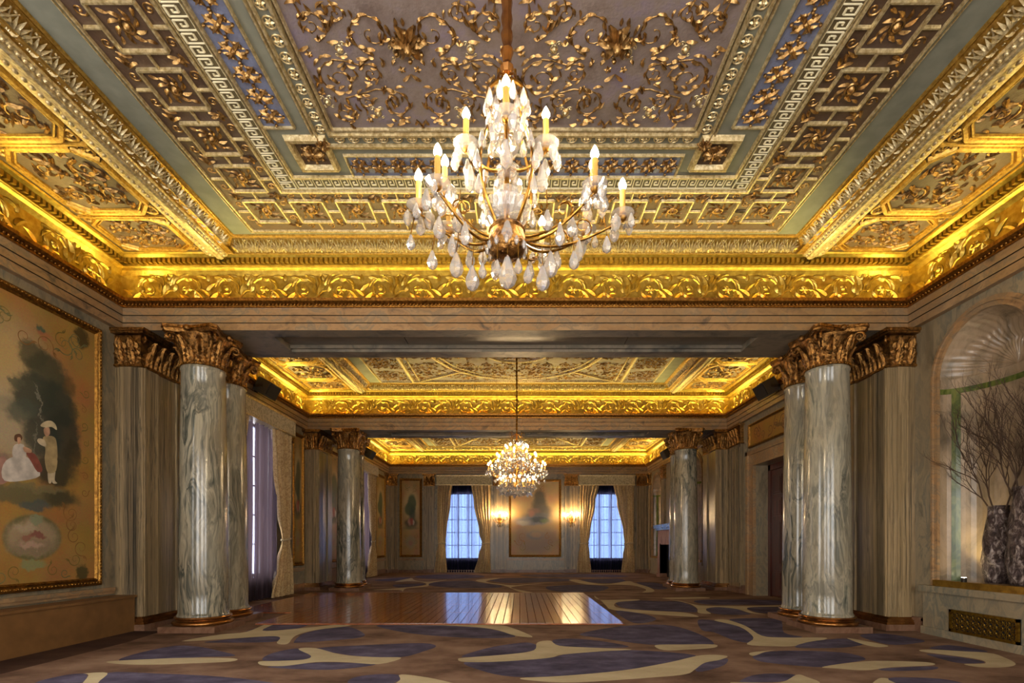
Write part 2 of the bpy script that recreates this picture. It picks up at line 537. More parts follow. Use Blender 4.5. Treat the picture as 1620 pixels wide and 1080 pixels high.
# ================================================================== FLOOR
def floor_pt(px, py):
    Y = F * EYE / (py - VY)
    return ((px - VX) / F * Y, Y)
CARPET = [  # woven motifs: (yarn, outline traced on the floor)
 (1, [(270,1022),(310,1022),(350,1030),(372,1037),(320,1039),(260,1042),(190,1045),(210,1035)]),
 (2, [(170,1046),(240,1042),(300,1040),(370,1041),(365,1046),(300,1049),(240,1051),(190,1050)]),
 (1, [(441,984),(490,984),(470,994),(415,998),(388,999)]),
 (1, [(325,1016),(350,1012),(425,1006),(450,1008),(438,1014),(400,1016)]),
 (1, [(465,1015),(480,1002),(515,994),(550,991),(575,1001),(570,1008),(520,1013),(475,1016)]),
 (2, [(287,1014),(350,1003),(390,999),(430,983),(441,984),(415,997),(470,994),(550,986),(550,990),(500,996),(468,1005),(455,1018),(438,1017),(443,1008),(425,1006),(360,1010)]),
 (1, [(595,989),(650,988),(750,991),(815,1005),(780,1009),(710,1007),(640,1000)]),
 (2, [(589,985),(700,985.5),(786,987),(842,1006),(815,1005),(775,994),(700,989),(600,988)]),
 (1, [(415,1042),(425,1035),(450,1028),(475,1026),(492,1037),(480,1043),(425,1045)]),
 (1, [(500,1025),(600,1019),(670,1017),(690,1022),(670,1030),(635,1039),(575,1038),(540,1034)]),
 (1, [(425,1054),(500,1048),(550,1048),(595,1051),(525,1059),(450,1057)]),
 (2, [(410,1046),(440,1045),(480,1043),(492,1037),(472,1026),(500,1025),(540,1035),(590,1039),(635,1040),(600,1050),(545,1047),(500,1047),(450,1053),(415,1052)]),
 (1, [(55,1080),(100,1068),(132,1065),(138,1071),(129,1080),(90,1086)]),
 (1, [(170,1064),(250,1065),(350,1070),(445,1082),(420,1092),(155,1090)]),
 (2, [(125,1092),(140,1068),(132,1065),(170,1064),(155,1080),(165,1092)]),
 (1, [(550,1078),(565,1070),(600,1066),(630,1067),(633,1074),(615,1082),(560,1090)]),
 (2, [(632,1067),(655,1068),(700,1076),(740,1090),(620,1092),(633,1075)]),
 (1, [(730,1039),(770,1025),(810,1018),(835,1016),(850,1021),(845,1028),(810,1034)]),
 (1, [(875,1012),(910,1010),(960,1015),(995,1023),(935,1024),(885,1021)]),
 (1, [(735,1047),(810,1045),(870,1040),(910,1032),(1000,1028),(1100,1036),(1060,1047),(985,1060),(885,1069),(810,1070),(760,1060)]),
 (2, [(725,1042),(735,1040),(810,1034),(845,1028),(850,1016),(870,1013),(885,1021),(935,1024),(1000,1027),(950,1030),(890,1035),(870,1040),(810,1045),(760,1047),(730,1046)]),
 (1, [(1100,1058),(1115,1048),(1150,1041),(1145,1052),(1110,1062)]),
 (2, [(825,1072),(885,1069),(985,1060),(1060,1047),(1110,1036),(1150,1037),(1140,1043),(1115,1048),(1100,1058),(1085,1066),(1035,1071),(910,1079),(840,1076)]),
 (1, [(918,1002),(985,990),(1050,988),(1095,998),(1130,1018),(1080,1019),(1025,1019),(950,1009)]),
 (2, [(1037,1020),(1080,1019),(1130,1019),(1130,1024),(1090,1027),(1050,1028)]),
 (1, [(1105,980),(1135,982),(1170,990),(1192,1005),(1188,1016),(1160,1012),(1130,1000),(1110,996)]),
 (1, [(1155,979),(1230,979),(1240,1000),(1270,1007),(1240,1008),(1205,1005),(1180,990)]),
 (2, [(1130,981),(1150,980),(1180,990),(1205,1005),(1240,1008),(1300,1008),(1305,1011),(1260,1021),(1225,1022),(1182,1019),(1192,1008),(1170,991)]),
 (1, [(1275,1016),(1310,1011),(1340,1010),(1370,1017),(1335,1024),(1260,1024)]),
 (2, [(1340,1009),(1360,1012),(1405,1021),(1385,1023),(1360,1017)]),
 (1, [(1360,1005),(1400,1002),(1460,1012),(1450,1017),(1405,1019)]),
 (1, [(1192,1037),(1220,1030),(1270,1029),(1335,1032),(1370,1042),(1335,1049),(1300,1055),(1235,1050),(1200,1045)]),
 (2, [(1187,1032),(1225,1028),(1210,1031),(1192,1037)]),
 (2, [(1300,1055),(1335,1049),(1385,1045),(1465,1047),(1475,1052),(1410,1055),(1370,1060),(1325,1057)]),
 (1, [(1390,1058),(1430,1055),(1480,1054),(1475,1059),(1410,1061)]),
 (1, [(1170,1078),(1190,1068),(1220,1065),(1258,1067),(1240,1077),(1200,1079)]),
 (2, [(1155,1080),(1180,1079),(1235,1079),(1260,1067),(1275,1070),(1295,1082),(1200,1092)]),
 (2, [(1457,1030),(1470,1027),(1560,1032),(1590,1040),(1607,1050),(1590,1055),(1550,1055),(1525,1050),(1558,1049),(1550,1043),(1510,1037)]),
 (1, [(1465,1034),(1510,1038),(1548,1044),(1556,1048),(1525,1049),(1500,1045)]),
 (1, [(1470,1025),(1500,1020),(1550,1027),(1560,1031),(1510,1029)]),
 (2, [(1385,1076),(1400,1072),(1440,1083),(1400,1092),(1375,1090)]),
 (1, [(1405,1072),(1485,1073),(1530,1083),(1500,1090),(1445,1088)]),
]
def r3(pts): return [(900 + x / 4.05, 900 + y / 4.05) for x, y in pts]
def r4(pts): return [(560 + x / 3.115, 895 + y / 3.115) for x, y in pts]
CARPET += [
 (1, r3([(300,215),(350,205),(440,200),(600,205),(700,205),(800,240),(820,270),(780,275),(650,270),(480,262),(340,245)])),
 (2, r3([(165,170),(200,196),(430,193),(440,200),(320,210),(290,230),(330,250),(500,265),(700,275),(780,285),(830,305),(700,300),(500,285),(280,260),(240,235),(210,205)])),
 (1, r3([(880,255),(930,242),(1050,248),(1130,275),(1160,290),(1050,292),(930,285)])),
 (1, r3([(1140,250),(1200,242),(1380,240),(1400,275),(1300,285),(1200,275)])),
 (1, r3([(800,205),(900,195),(1200,195),(1380,205),(1380,225),(1100,228),(880,225)])),
 (2, r3([(640,195),(720,205),(800,225),(870,233),(1000,235),(1130,236),(1380,230),(1380,240),(1190,243),(1140,252),(1180,275),(1260,290),(1160,280),(1080,256),(960,243),(890,250),(880,264),(910,285),(830,280),(820,250),(760,217)])),
 (2, r3([(600,185),(830,178),(900,185),(700,192)])),
 (1, r3([(300,266),(480,287),(560,320),(480,345),(390,335)])),
 (1, r4([(660,68),(800,58),(1050,62),(1095,72),(900,80),(760,84)])),
 (2, r4([(600,70),(660,62),(720,60),(650,75),(700,86),(800,95),(940,82),(800,100),(780,110),(880,130),(820,128),(740,97),(640,82)])),
 (1, r4([(100,70),(250,56),(276,60),(200,74)])),
 (1, r4([(380,82),(560,72),(620,82),(720,97),(700,107),(500,107),(380,97)])),
 (1, r4([(200,92),(340,86),(335,95),(220,106)])),
 (2, r4([(200,78),(280,60),(300,70),(360,78),(460,68),(375,85),(362,100),(260,110),(240,125),(220,118),(90,118),(210,110),(342,96),(350,84),(290,74)])),
 (1, r4([(1120,67),(1300,63),(1335,76),(1260,84),(1165,80)])),
 (1, r4([(1392,80),(1500,85),(1550,108),(1495,115),(1435,98)])),
 (1, r4([(950,102),(1100,93),(1250,101),(1200,125),(1000,125)])),
 (2, r4([(1060,70),(1100,67),(1180,84),(1260,88),(1350,74),(1385,84),(1455,105),(1480,125),(1420,130),(1440,116),(1380,97),(1300,92),(1150,91)])),
 (1, r4([(300,52),(420,42),(600,44),(640,55),(500,62),(360,62)])),
 (1, r4([(820,44),(980,40),(1250,42),(1350,52),(1150,56),(900,54)])),
]
def smooth_loop(pts, k=4):
    n = len(pts); out = []
    for i in range(n):
        p0, p1, p2, p3 = (Vector(pts[(i + j - 1) % n]) for j in range(4))
        for s_ in range(k):
            t = s_ / k
            out.append(.5 * ((2 * p1) + (p2 - p0) * t + (2 * p0 - 5 * p1 + 4 * p2 - p3) * t * t + (3 * p1 - p0 - 3 * p2 + p3) * t ** 3))
    return [(v.x, v.y) for v in out]
def inside(p, poly):
    x, y = p; c = False; n = len(poly); j = n - 1
    for i in range(n):
        xi, yi = poly[i]; xj, yj = poly[j]
        if (yi > y) != (yj > y) and x < (xj - xi) * (y - yi) / (yj - yi) + xi:
            c = not c
        j = i
    return c
def make_floor():
    loops = [(k, smooth_loop([floor_pt(*p) for p in pts])) for k, pts in CARPET]
    x0, x1, y0, y1 = WL - .05, WR + .65, YF, YB + .05
    loops = [(k, [(min(max(x, x0 + .02), x1 - .02), y) for x, y in lp]) for k, lp in loops]
    loops.insert(0, (3, [(WL, 2.6), (-4.78, 2.6), (-4.82, 6.2), (-4.95, 7.0), (WL, 7.04)]))
    verts = [(x0, y0), (x1, y0), (x1, y1), (x0, y1)]
    edges = [(0, 1), (1, 2), (2, 3), (3, 0)]
    boxes = []
    for k, lp in loops:
        b = len(verts)
        verts += lp
        edges += [(b + i, b + (i + 1) % len(lp)) for i in range(len(lp))]
        xs = [p[0] for p in lp]; ys = [p[1] for p in lp]
        boxes.append((min(xs), max(xs), min(ys), max(ys)))
    res = geometry.delaunay_2d_cdt([Vector(v) for v in verts], edges, [], 0, 1e-5)
    vs, fs = res[0], res[2]
    mb = MB()
    mb.v = [(v.x, v.y, 0.0) for v in vs]
    for f in fs:
        cx_ = sum(vs[i].x for i in f) / len(f); cy_ = sum(vs[i].y for i in f) / len(f)
        m = 0
        for (k, lp), (a, b, c, d) in zip(loops, boxes):
            if a < cx_ < b and c < cy_ < d and inside((cx_, cy_), lp):
                m = k
        mb.f.append(tuple(f)); mb.mi.append(m)
    return struct(mb.build('floor', ['carpet_tan', 'carpet_purple', 'carpet_cream', 'carpet_maroon']))
floor = make_floor()

# wooden dance floor: planks side by side, running away from the camera
def make_dance_floor():
    x0, x1, y0, y1 = -5.16, 1.54, 7.58, 12.46
    root = tag(empty('dance_floor', ((x0 + x1) / 2, (y0 + y1) / 2, 0)), 'polished brown wooden dance floor laid over the patterned carpet', 'dance floor', None, 'thing')
    w, L = .128, 1.24
    m = MB()
    e = .0025
    vs = [(-w / 2 + e, -L / 2 + e, 0), (w / 2 - e, -L / 2 + e, 0), (w / 2 - e, L / 2 - e, 0), (-w / 2 + e, L / 2 - e, 0)]
    top = [(x * (1 - .03), y * (1 - .003), .018) for x, y, _ in vs]
    m.add([(x, y, .002) for x, y, _ in vs] + top, [(4, 5, 6, 7), (0, 1, 5, 4), (1, 2, 6, 5), (2, 3, 7, 6), (3, 0, 4, 7)])
    me = m.mesh('plank', 'dance_wood')
    nx = int((x1 - x0) / w)
    cx_, cy_ = (x0 + x1) / 2, (y0 + y1) / 2
    ny = int(round((y1 - y0) / L))
    sy = (y1 - y0) / ny / L
    for i in range(nx):
        X = x1 - w * (i + .5)
        # columns that stand on the floor cut nothing: the planks stop short of them
        for j in range(ny):
            Y = y0 + L * sy * (j + .5)
            if X < -3.95 and Y - L / 2 < 8.5:
                continue
            o = put(me, 'plank', root, (X - cx_, Y - cy_, 0))
            o.scale = (1, sy, 1)
    b = MB()
    b.box(x1, x1 + .03, y0, y1, .001, .014).box(x0, x1 + .03, y1, y1 + .03, .001, .014).box(-3.95, x1 + .03, y0 - .03, y0, .001, .014)
    b.v = [(x - cx_, y - cy_, z) for x, y, z in b.v]
    b.build('edge_strip', 'dance_wood', root)
make_dance_floor()

# ================================================================== WALLS
def wall_faces(mb, u0, u1, z0, z1, holes, P):
    us = sorted({u0, u1, *[h[0] for h in holes], *[h[1] for h in holes]})
    zs = sorted({z0, z1, *[h[2] for h in holes], *[h[3] for h in holes]})
    for a, b in zip(us, us[1:]):
        for c, d in zip(zs, zs[1:]):
            um, zm = (a + b) / 2, (c + d) / 2
            if any(h[0] < um < h[1] and h[2] < zm < h[3] for h in holes):
                continue
            mb.poly([P(a, 0, c), P(b, 0, c), P(b, 0, d), P(a, 0, d)])
def reveal(mb, h, depth, P, sides='lrtb'):
    a, b, c, d = h
    if 'l' in sides: mb.poly([P(a, 0, c), P(a, -depth, c), P(a, -depth, d), P(a, 0, d)])
    if 'r' in sides: mb.poly([P(b, 0, c), P(b, -depth, c), P(b, -depth, d), P(b, 0, d)])
    if 't' in sides: mb.poly([P(a, 0, d), P(b, 0, d), P(b, -depth, d), P(a, -depth, d)])
    if 'b' in sides: mb.poly([P(a, 0, c), P(b, 0, c), P(b, -depth, c), P(a, -depth, c)])
def arch_fill(mb, uc, R, zs, ztop, P, n=24):
    """spandrel between a rectangular head and a round arch"""
    pts = [(uc + R * cos(pi * k / n), zs + (ztop - zs) * sin(pi * k / n)) for k in range(n + 1)]
    for (a, b), (c, d) in zip(pts, pts[1:]):
        mb.poly([P(a, 0, b), P(c, 0, d), P(c, 0, ztop), P(a, 0, ztop)])
PL = lambda u, d, z: (WL + d, u, z)
PR = lambda u, d, z: (WR - d, u, z)
PB = lambda u, d, z: (u, YB - d, z)
PF = lambda u, d, z: (u, YF + d, z)
ZT = 5.75
WIN_L = [(1.5, 3.5, .5, 3.85), (9.85, 11.55, .5, 3.85), (16.9, 18.7, .5, 3.85)]
WIN_B = [(-3.25, -1.45, .56, 3.42), (2.82, 4.58, .56, 3.42)]
WIN_F = [(-4.6, -2.5, .5, 3.9), (-1.15, 1.05, .5, 3.9), (2.3, 4.4, .5, 3.9)]
DOOR = (9.55, 11.85, 0.0, 3.05)
NICHES = [6.03, 15.95, 20.35]
NR, NZ0, NZS = .64, .66, 3.36
m = MB(); wall_faces(m, YF, YB, 0, ZT, WIN_L, PL)
for h in WIN_L: reveal(m, h, .35, PL)
wall_left = struct(m.build('wall_left', 'marble_wall'))
m = MB(); wall_faces(m, YF, YB, 0, ZT, [DOOR] + [(y - NR, y + NR, NZ0, NZS + NR) for y in NICHES], PR)
reveal(m, DOOR, .36, PR, 'lrt')
for y in NICHES: arch_fill(m, y, NR, NZS, NZS + NR, PR)
wall_right = struct(m.build('wall_right', 'marble_wall'))
m = MB(); wall_faces(m, WL, WR, 0, ZT, WIN_B, PB)
for h in WIN_B:
    reveal(m, h, .35, PB)
    arch_fill(m, (h[0] + h[1]) / 2, (h[1] - h[0]) / 2, 2.95, 3.42, PB)
wall_back = struct(m.build('wall_back', 'marble_wall'))
m = MB(); wall_faces(m, WL, WR, 0, ZT, WIN_F, PF)
for h in WIN_F: reveal(m, h, .35, PF)
wall_front = struct(m.build('wall_front', 'marble_wall'))

# windows: frame, glazing bars, panes
WCOUNT = [0]
def window(side, h, cols, rows, P, rz, depth=.22):
    WCOUNT[0] += 1
    a, b, c, d = h
    w, hh = b - a, d - c
    loc = P((a + b) / 2, -depth, c)
    root = struct(empty('window_%d' % WCOUNT[0], loc, rz))
    f = MB()
    t = .06
    f.box(-w / 2, -w / 2 + t, -.03, .03, 0, hh).box(w / 2 - t, w / 2, -.03, .03, 0, hh).box(-w / 2, w / 2, -.03, .03, 0, t).box(-w / 2, w / 2, -.03, .03, hh - t, hh)
    f.build('window_frame', 'white_paint', root)
    g = MB()
    g.box(-.0125, .0125, -.02, .02, t, hh - t)
    vb = g.mesh('glazing_bar', 'dark_iron')
    g = MB(); g.box(-w / 2 + t, w / 2 - t, -.02, .02, -.0125, .0125)
    hb = g.mesh('glazing_bar', 'dark_iron')
    pw, ph = (w - 2 * t) / cols, (hh - 2 * t) / rows
    for i in range(1, cols): put(vb, 'glazing_bar', root, (-w / 2 + t + pw * i, 0, 0))
    for j in range(1, rows): put(hb, 'glazing_bar', root, (0, 0, t + ph * j))
    g = MB(); g.box(-pw / 2, pw / 2, -.003, .003, -ph / 2, ph / 2)
    pm = g.mesh('pane', 'window_glass')
    for i in range(cols):
        for j in range(rows):
            put(pm, 'pane', root, (-w / 2 + t + pw * (i + .5), 0, t + ph * (j + .5)))
for h in WIN_L: window('left', h, 3, 5, PL, pi / 2)
for h in WIN_B: window('back', h, 3, 5, PB, 0)
for h in WIN_F: window('front', h, 3, 5, PF, pi)
# daylight guides in the window openings (sky portals, they add no light of their own)
def portal(loc, rot, w, h):
    l = bpy.data.lights.new('sky_portal', 'AREA')
    l.shape = 'RECTANGLE'; l.size, l.size_y = w, h
    l.cycles.is_portal = True
    o = bpy.data.objects.new('sky_portal', l); COL.objects.link(o)
    o.location = loc; o.rotation_euler = rot
for a, b, c, d in WIN_L: portal((WL - .3, (a + b) / 2, (c + d) / 2), (0, -pi / 2, 0), d - c, b - a)
for a, b, c, d in WIN_B: portal(((a + b) / 2, YB + .3, (c + d) / 2), (-pi / 2, 0, 0), b - a, d - c)
for a, b, c, d in WIN_F: portal(((a + b) / 2, YF - .3, (c + d) / 2), (pi / 2, 0, 0), b - a, d - c)

# ---- round-headed shell niches in the right wall
def niche(yc):
    n = 30; D = .40
    def P(u, d, z): return (WR - d, yc - u, z)
    pl = [(NR * cos(pi * k / n), -D * sin(pi * k / n)) for k in range(n + 1)]
    b = MB()
    for (u0, d0), (u1, d1) in zip(pl, pl[1:]):
        b.poly([P(u0, d0, NZ0), P(u1, d1, NZ0), P(u1, d1, NZS), P(u0, d0, NZS)])
    b.poly([P(u, d, NZ0) for u, d in pl])
    x0, y0, _ = P(-NR - .1, -.46, 0); x1, y1, _ = P(NR + .1, -.50, 0)
    b.box(x0, x1, y0, y1, NZ0 - .1, NZS + NR + .15)
    for e in (-1, 1): b.box(WR + .01, WR + .5, yc + e * (NR + .06), yc + e * (NR + .1), NZ0 - .1, NZS + NR + .15)
    b.box(WR + .01, WR + .5, yc - NR - .1, yc + NR + .1, NZS + NR + .1, NZS + NR + .15)
    nb = b.build('niche_back', 'marble_niche', wall_right, smooth=40)
    s = MB(); na, nr = 96, 10
    vs, fs = [], []
    for i in range(nr + 1):
        rho = i / nr
        for k in range(na + 1):
            al = pi * k / na
            dep = D * math.sqrt(max(0, 1 - rho ** 2)) + (0 if i == nr else .022 * abs(sin(al * 22)) * (.25 + rho) + (.03 if i in (5, 8) else 0))
            vs.append(P(NR * rho * cos(al), -dep, NZS + NR * rho * sin(al)))
    for i in range(nr):
        for k in range(na):
            q = i * (na + 1) + k
            fs.append((q, q + 1, q + na + 2, q + na + 1))
    s.add(vs, fs)
    s.build('shell_hood', 'marble_niche', wall_right, smooth=60)
    a = MB()
    def arc(R0, R1, d):
        for k in range(n):
            t0, t1 = pi * k / n, pi * (k + 1) / n
            q = lambda R, t, dd: P(R * cos(t), dd, NZS + R * sin(t))
            a.poly([q(R0, t0, d), q(R0, t1, d), q(R1, t1, d), q(R1, t0, d)])
            a.poly([q(R0, t0, d), q(R0, t1, d), q(R0, t1, 0), q(R0, t0, 0)])
            a.poly([q(R1, t0, d), q(R1, t1, d), q(R1, t1, 0), q(R1, t0, 0)])
    arc(NR - .005, NR + .05, .035); arc(NR + .05, NR + .075, .055); arc(NR + .075, NR + .12, .025)
    for sg in (-1, 1):
        for u0, u1, d in ((NR - .005, NR + .05, .035), (NR + .05, NR + .075, .055), (NR + .075, NR + .12, .025)):
            x0, y0, _ = P(sg * u0, 0, 0); x1, y1, _ = P(sg * u1, d, 0)
            a.box(x0, x1, y0, y1, NZ0, NZS)
    a.build('archivolt', 'marble_fascia', wall_right, smooth=30)
    g = MB(); k_ = .985
    def strip(p0, p1, z0, z1):
        g.poly([P(p0[0] * k_, p0[1] * k_, z0), P(p1[0] * k_, p1[1] * k_, z0), P(p1[0] * k_, p1[1] * k_, z1), P(p0[0] * k_, p0[1] * k_, z1)])
    for p0, p1 in zip(pl, pl[1:]):
        strip(p0, p1, NZS - .19, NZS - .12)
    for i in (3, 4, 25, 26):
        strip(pl[i], pl[i + 1], NZ0, NZS - .19)
    g.build('green_border', 'marble_green', wall_right)
    c = MB()
    for p0, p1 in zip(pl, pl[1:]):
        c.poly([P(p0[0] * .97, p0[1] * .97, NZS - .1), P(p1[0] * .97, p1[1] * .97, NZS - .1), P(p1[0] * .97, p1[1] * .97, NZS), P(p0[0] * .97, p0[1] * .97, NZS)])
        c.poly([P(p0[0] * .97, p0[1] * .97, NZS), P(p1[0] * .97, p1[1] * .97, NZS), P(p1[0], p1[1], NZS), P(p0[0], p0[1], NZS)])
    c.build('impost_band', 'marble_niche', wall_right)
    e = MB()
    x0, y0, _ = P(-NR - .02, -.02, 0); x1, y1, _ = P(NR + .02, .075, 0)
    e.box(x0, x1, y0, y1, NZ0 - .005, NZ0 + .075)
    e.build('niche_sill', 'ledge_brass', wall_right)
    w = MB()
    w.box(WR, WR - .06, yc - .84, yc + .84, 0, .60).box(WR, WR - .11, yc - .86, yc + .86, .57, .655).box(WR, WR - .085, yc - .85, yc + .85, 0, .10)
    w.build('niche_plinth', 'marble_wall', wall_right)
for yc in NICHES: niche(yc)

# ---- skirting boards
for side, segs in (('left', [(YF, 7.08), (8.12, 13.25), (14.25, YB)]), ('right', [(YF, 5.15), (6.92, 7.08), (8.12, 9.16), (12.24, 13.25), (14.25, 15.08), (16.82, 17.0), (19.1, 19.48), (21.22, YB)])):
    m = MB()
    for a, b in segs:
        if side == 'left': m.box(WL, WL + .05, a, b, 0, .20).box(WL, WL + .07, a, b, .15, .19)
        else: m.box(WR, WR - .05, a, b, 0, .20).box(WR, WR - .07, a, b, .15, .19)
    struct(m.build('baseboard_' + side, 'marble_pink'))
m = MB(); m.box(WL, WR, YB - .05, YB, 0, .12).box(WL, WR, YB - .07, YB, .09, .115)
struct(m.build('baseboard_back', 'marble_pink'))

# ================================================================== BEAMS (marble soffits with a sunk panel)
for i, (a, b) in enumerate(BEAMS):
    m = MB()
    x0, x1 = WL, WR
    fr = .24
    m.box(x0, x1, a + .006, a + fr, ZA, ZA + .3).box(x0, x1, b - fr, b - .006, ZA, ZA + .3)
    m.box(x0, -3.55, a + fr, b - fr, ZA, ZA + .3).box(3.45, x1, a + fr, b - fr, ZA, ZA + .3)
    m.box(-3.55, 3.45, a + fr, a + fr + .05, ZA + .04, ZA + .3).box(-3.55, 3.45, b - fr - .05, b - fr, ZA + .04, ZA + .3)
    m.box(x0, x1, a + .14, b - .14, ZA + .3, 5.6)
    t = struct(m.build('trim_%d' % (i + 1), 'marble_soffit'))
    xs = [-3.55, -1.72, 1.62, 3.45]
    for p0, p1 in zip(xs, xs[1:]):
        p = MB(); p.box(p0 + .006, p1 - .006, a + fr + .05, b - fr - .05, ZA + .09, ZA + .12)
        p.build('soffit_panel', 'soffit_brown', t)

# ================================================================== CEILINGS
def sweep_loop(mb, rect, prof):
    x0, x1, y0, y1 = rect
    def corners(d, z): return [(x0 + d, y0 + d, z), (x1 - d, y0 + d, z), (x1 - d, y1 - d, z), (x0 + d, y1 - d, z)]
    for (d0, z0), (d1, z1) in zip(prof, prof[1:]):
        A, B = corners(d0, z0), corners(d1, z1)
        for k in range(4):
            mb.poly([A[k], A[(k + 1) % 4], B[(k + 1) % 4], B[k]])
    return mb
def sweep_y(mb, xs, y0, y1, prof):
    """profile (x,z) run along y"""
    for (xa, za), (xb, zb) in zip(prof, prof[1:]):
        mb.poly([(xs * xa + CX, y0, za), (xs * xa + CX, y1, za), (xs * xb + CX, y1, zb), (xs * xb + CX, y0, zb)])
def sweep_x(mb, x0, x1, prof):
    for (ya, za), (yb, zb) in zip(prof, prof[1:]):
        mb.poly([(x0, ya, za), (x1, ya, za), (x1, yb, zb), (x0, yb, zb)])

# --- shared ornament meshes
def frieze_unit():
    b = MB()
    b.leafspiral(.27, -.02, .205, pi * 1.02, 1.45, -1, .024, 11, .15, .075, 26)
    b.flower(.27, -.02, .072, 6)
    b.leafspiral(-.27, .0, .18, pi * 1.9, 1.35, 1, .023, 10, .15, .07, 24)
    b.dome(-.27, 0, .035, .035)
    b.rod([(-.565, -.16), (-.48, -.205), (-.36, -.2), (-.2, -.19), (-.08, -.12), (.0, -.03), (.065, -.02)], [.012, .016, .018, .02, .022, .02, .018])
    b.rod([(.10, -.12), (.2, -.2), (.34, -.215), (.46, -.2), (.565, -.16)], [.016, .018, .018, .015, .012])
    for x, y, a, L, W, c in ((-.5, -.17, 1.2, .2, .08, -.9), (-.5, -.1, 2.0, .18, .07, 1.0), (-.06, -.1, 1.9, .22, .085, -1.2), (-.02, -.04, 1.2, .24, .085, 1.1), (.02, .05, .7, .2, .07, .9),
                             (.5, -.15, 1.9, .22, .08, .9), (.53, -.05, 1.3, .2, .07, -1.0), (.4, .17, .3, .17, .06, -.9), (.1, .17, 2.6, .16, .06, .9), (-.44, .16, .2, .18, .065, -.9),
                             (-.12, .17, 2.9, .16, .06, .8), (-.3, .2, .1, .14, .05, -.6), (.27, .21, 3.0, .15, .05, .6), (-.34, -.22, .3, .16, .06, .7), (.2, -.2, 2.8, .14, .055, -.8), (.36, -.18, .4, .16, .06, .9),
                             (0, .12, 1.57, .1, .07, 0), (.555, .1, 1.57, .12, .07, 0)):
        b.leaf(x, y, a, L, W, c)
    b.v = [(x, y, z * .72) for x, y, z in b.v]
    return b.mesh('scroll_relief', 'gold_leaf', 50)
FRIEZE = frieze_unit()

def field_unit():
    """tile .895 x 1.20 of the main field, two materials"""
    b = MB()
    for cx_, cy_, R, a0, d, nl in ((-.2, .33, .19, -1.4, 1, 9), (.2, -.08, .18, 1.6, -1, 9), (-.24, -.33, .15, 1.3, 1, 8), (.26, .40, .13, -1.8, -1, 7), (.27, -.44, .11, 1.8, 1, 6), (-.1, -.02, .1, .4, 1, 5), (.02, -.3, .08, 2.2, -1, 5), (.03, .48, .08, 0, 1, 5)):
        b.leafspiral(cx_, cy_, R, a0, 1.45, d, .0065, nl, .10 * (.6 + R * 2), .036 * (.7 + R * 1.6), 22)
    b.rod([(-.15, .13), (-.02, .06), (.1, .10), (.2, .11)], .007)
    b.rod([(.2, -.26), (.05, -.22), (-.1, -.17), (-.2, -.18)], .007)
    random.seed(3)
    for k in range(110):
        x, y = random.uniform(-.43, .43), random.uniform(-.58, .58)
        a = random.uniform(0, 2 * pi)
        b.leaf(x, y, a, random.uniform(.05, .11), random.uniform(.02, .034), random.uniform(-1.6, 1.6), .8)
    for x, y in ((-.02, .30), (.05, -.50), (.37, .16), (-.38, .02), (.4, -.2)):
        b.flower(x, y, .036, 5)
    b.cur = 1
    for x, y in ((-.37, .17), (.39, -.30), (-.05, -.42), (.1, .2)):
        b.ring(x, y, .026, .034, .008, 12); b.dome(x, y, .02, .026); b.spiral(x - .042, y + .042, .028, 0, 1, 1, .006, 8); b.spiral(x + .042, y + .042, .028, pi, 1, -1, .006, 8)
        b.spiral(x - .036, y - .044, .02, 0, 1, -1, .005, 8); b.spiral(x + .036, y - .044, .02, pi, 1, 1, .005, 8)
    return b.mesh('arabesque_relief', ['gold_relief', 'gold_pale'], 50)
FIELD = field_unit()
def simple_mesh(fn, name, mats, smooth=50):
    b = MB(); fn(b); return b.mesh(name, mats, smooth)
def _boss(b):
    b.flower(0, 0, .16, 6, .8); b.flower(0, 0, .105, 6, 1.5, pi / 6); b.dome(0, 0, .045, .13, 8)
    for k in range(6): b.ball((.12 * cos(k * pi / 3 + .5), .12 * sin(k * pi / 3 + .5), .05), .022)
BOSS = simple_mesh(_boss, 'boss_flower', 'gold_relief')
def _cross(b):
    for k in range(4):
        c = pi / 4 + k * pi / 2
        b.ball((.085 * cos(c - .4), .085 * sin(c - .4), .006), .014, 5, 3)
    for k in range(4):
        a = pi / 4 + k * pi / 2
        b.leaf(0, 0, a, .13, .045, 0, .7); b.leaf(.05 * cos(a), .05 * sin(a), a + .75, .08, .03, .5); b.leaf(.05 * cos(a), .05 * sin(a), a - .75, .08, .03, -.5); b.leaf(.10 * cos(a), .10 * sin(a), a + 1.5, .06, .025, 1); b.leaf(.10 * cos(a), .10 * sin(a), a - 1.5, .06, .025, -1)
        b.ball((.12 * cos(k * pi / 2), .12 * sin(k * pi / 2), .012), .018)
    b.dome(0, 0, .028, .035)
CROSS = simple_mesh(_cross, 'leaf_cross', 'gold_relief')
def _ros(b):
    b.flower(0, 0, .042, 6, .7); b.ring(0, 0, .05, .05, .008, 12)
ROS = simple_mesh(_ros, 'rosette', 'gold_pale')
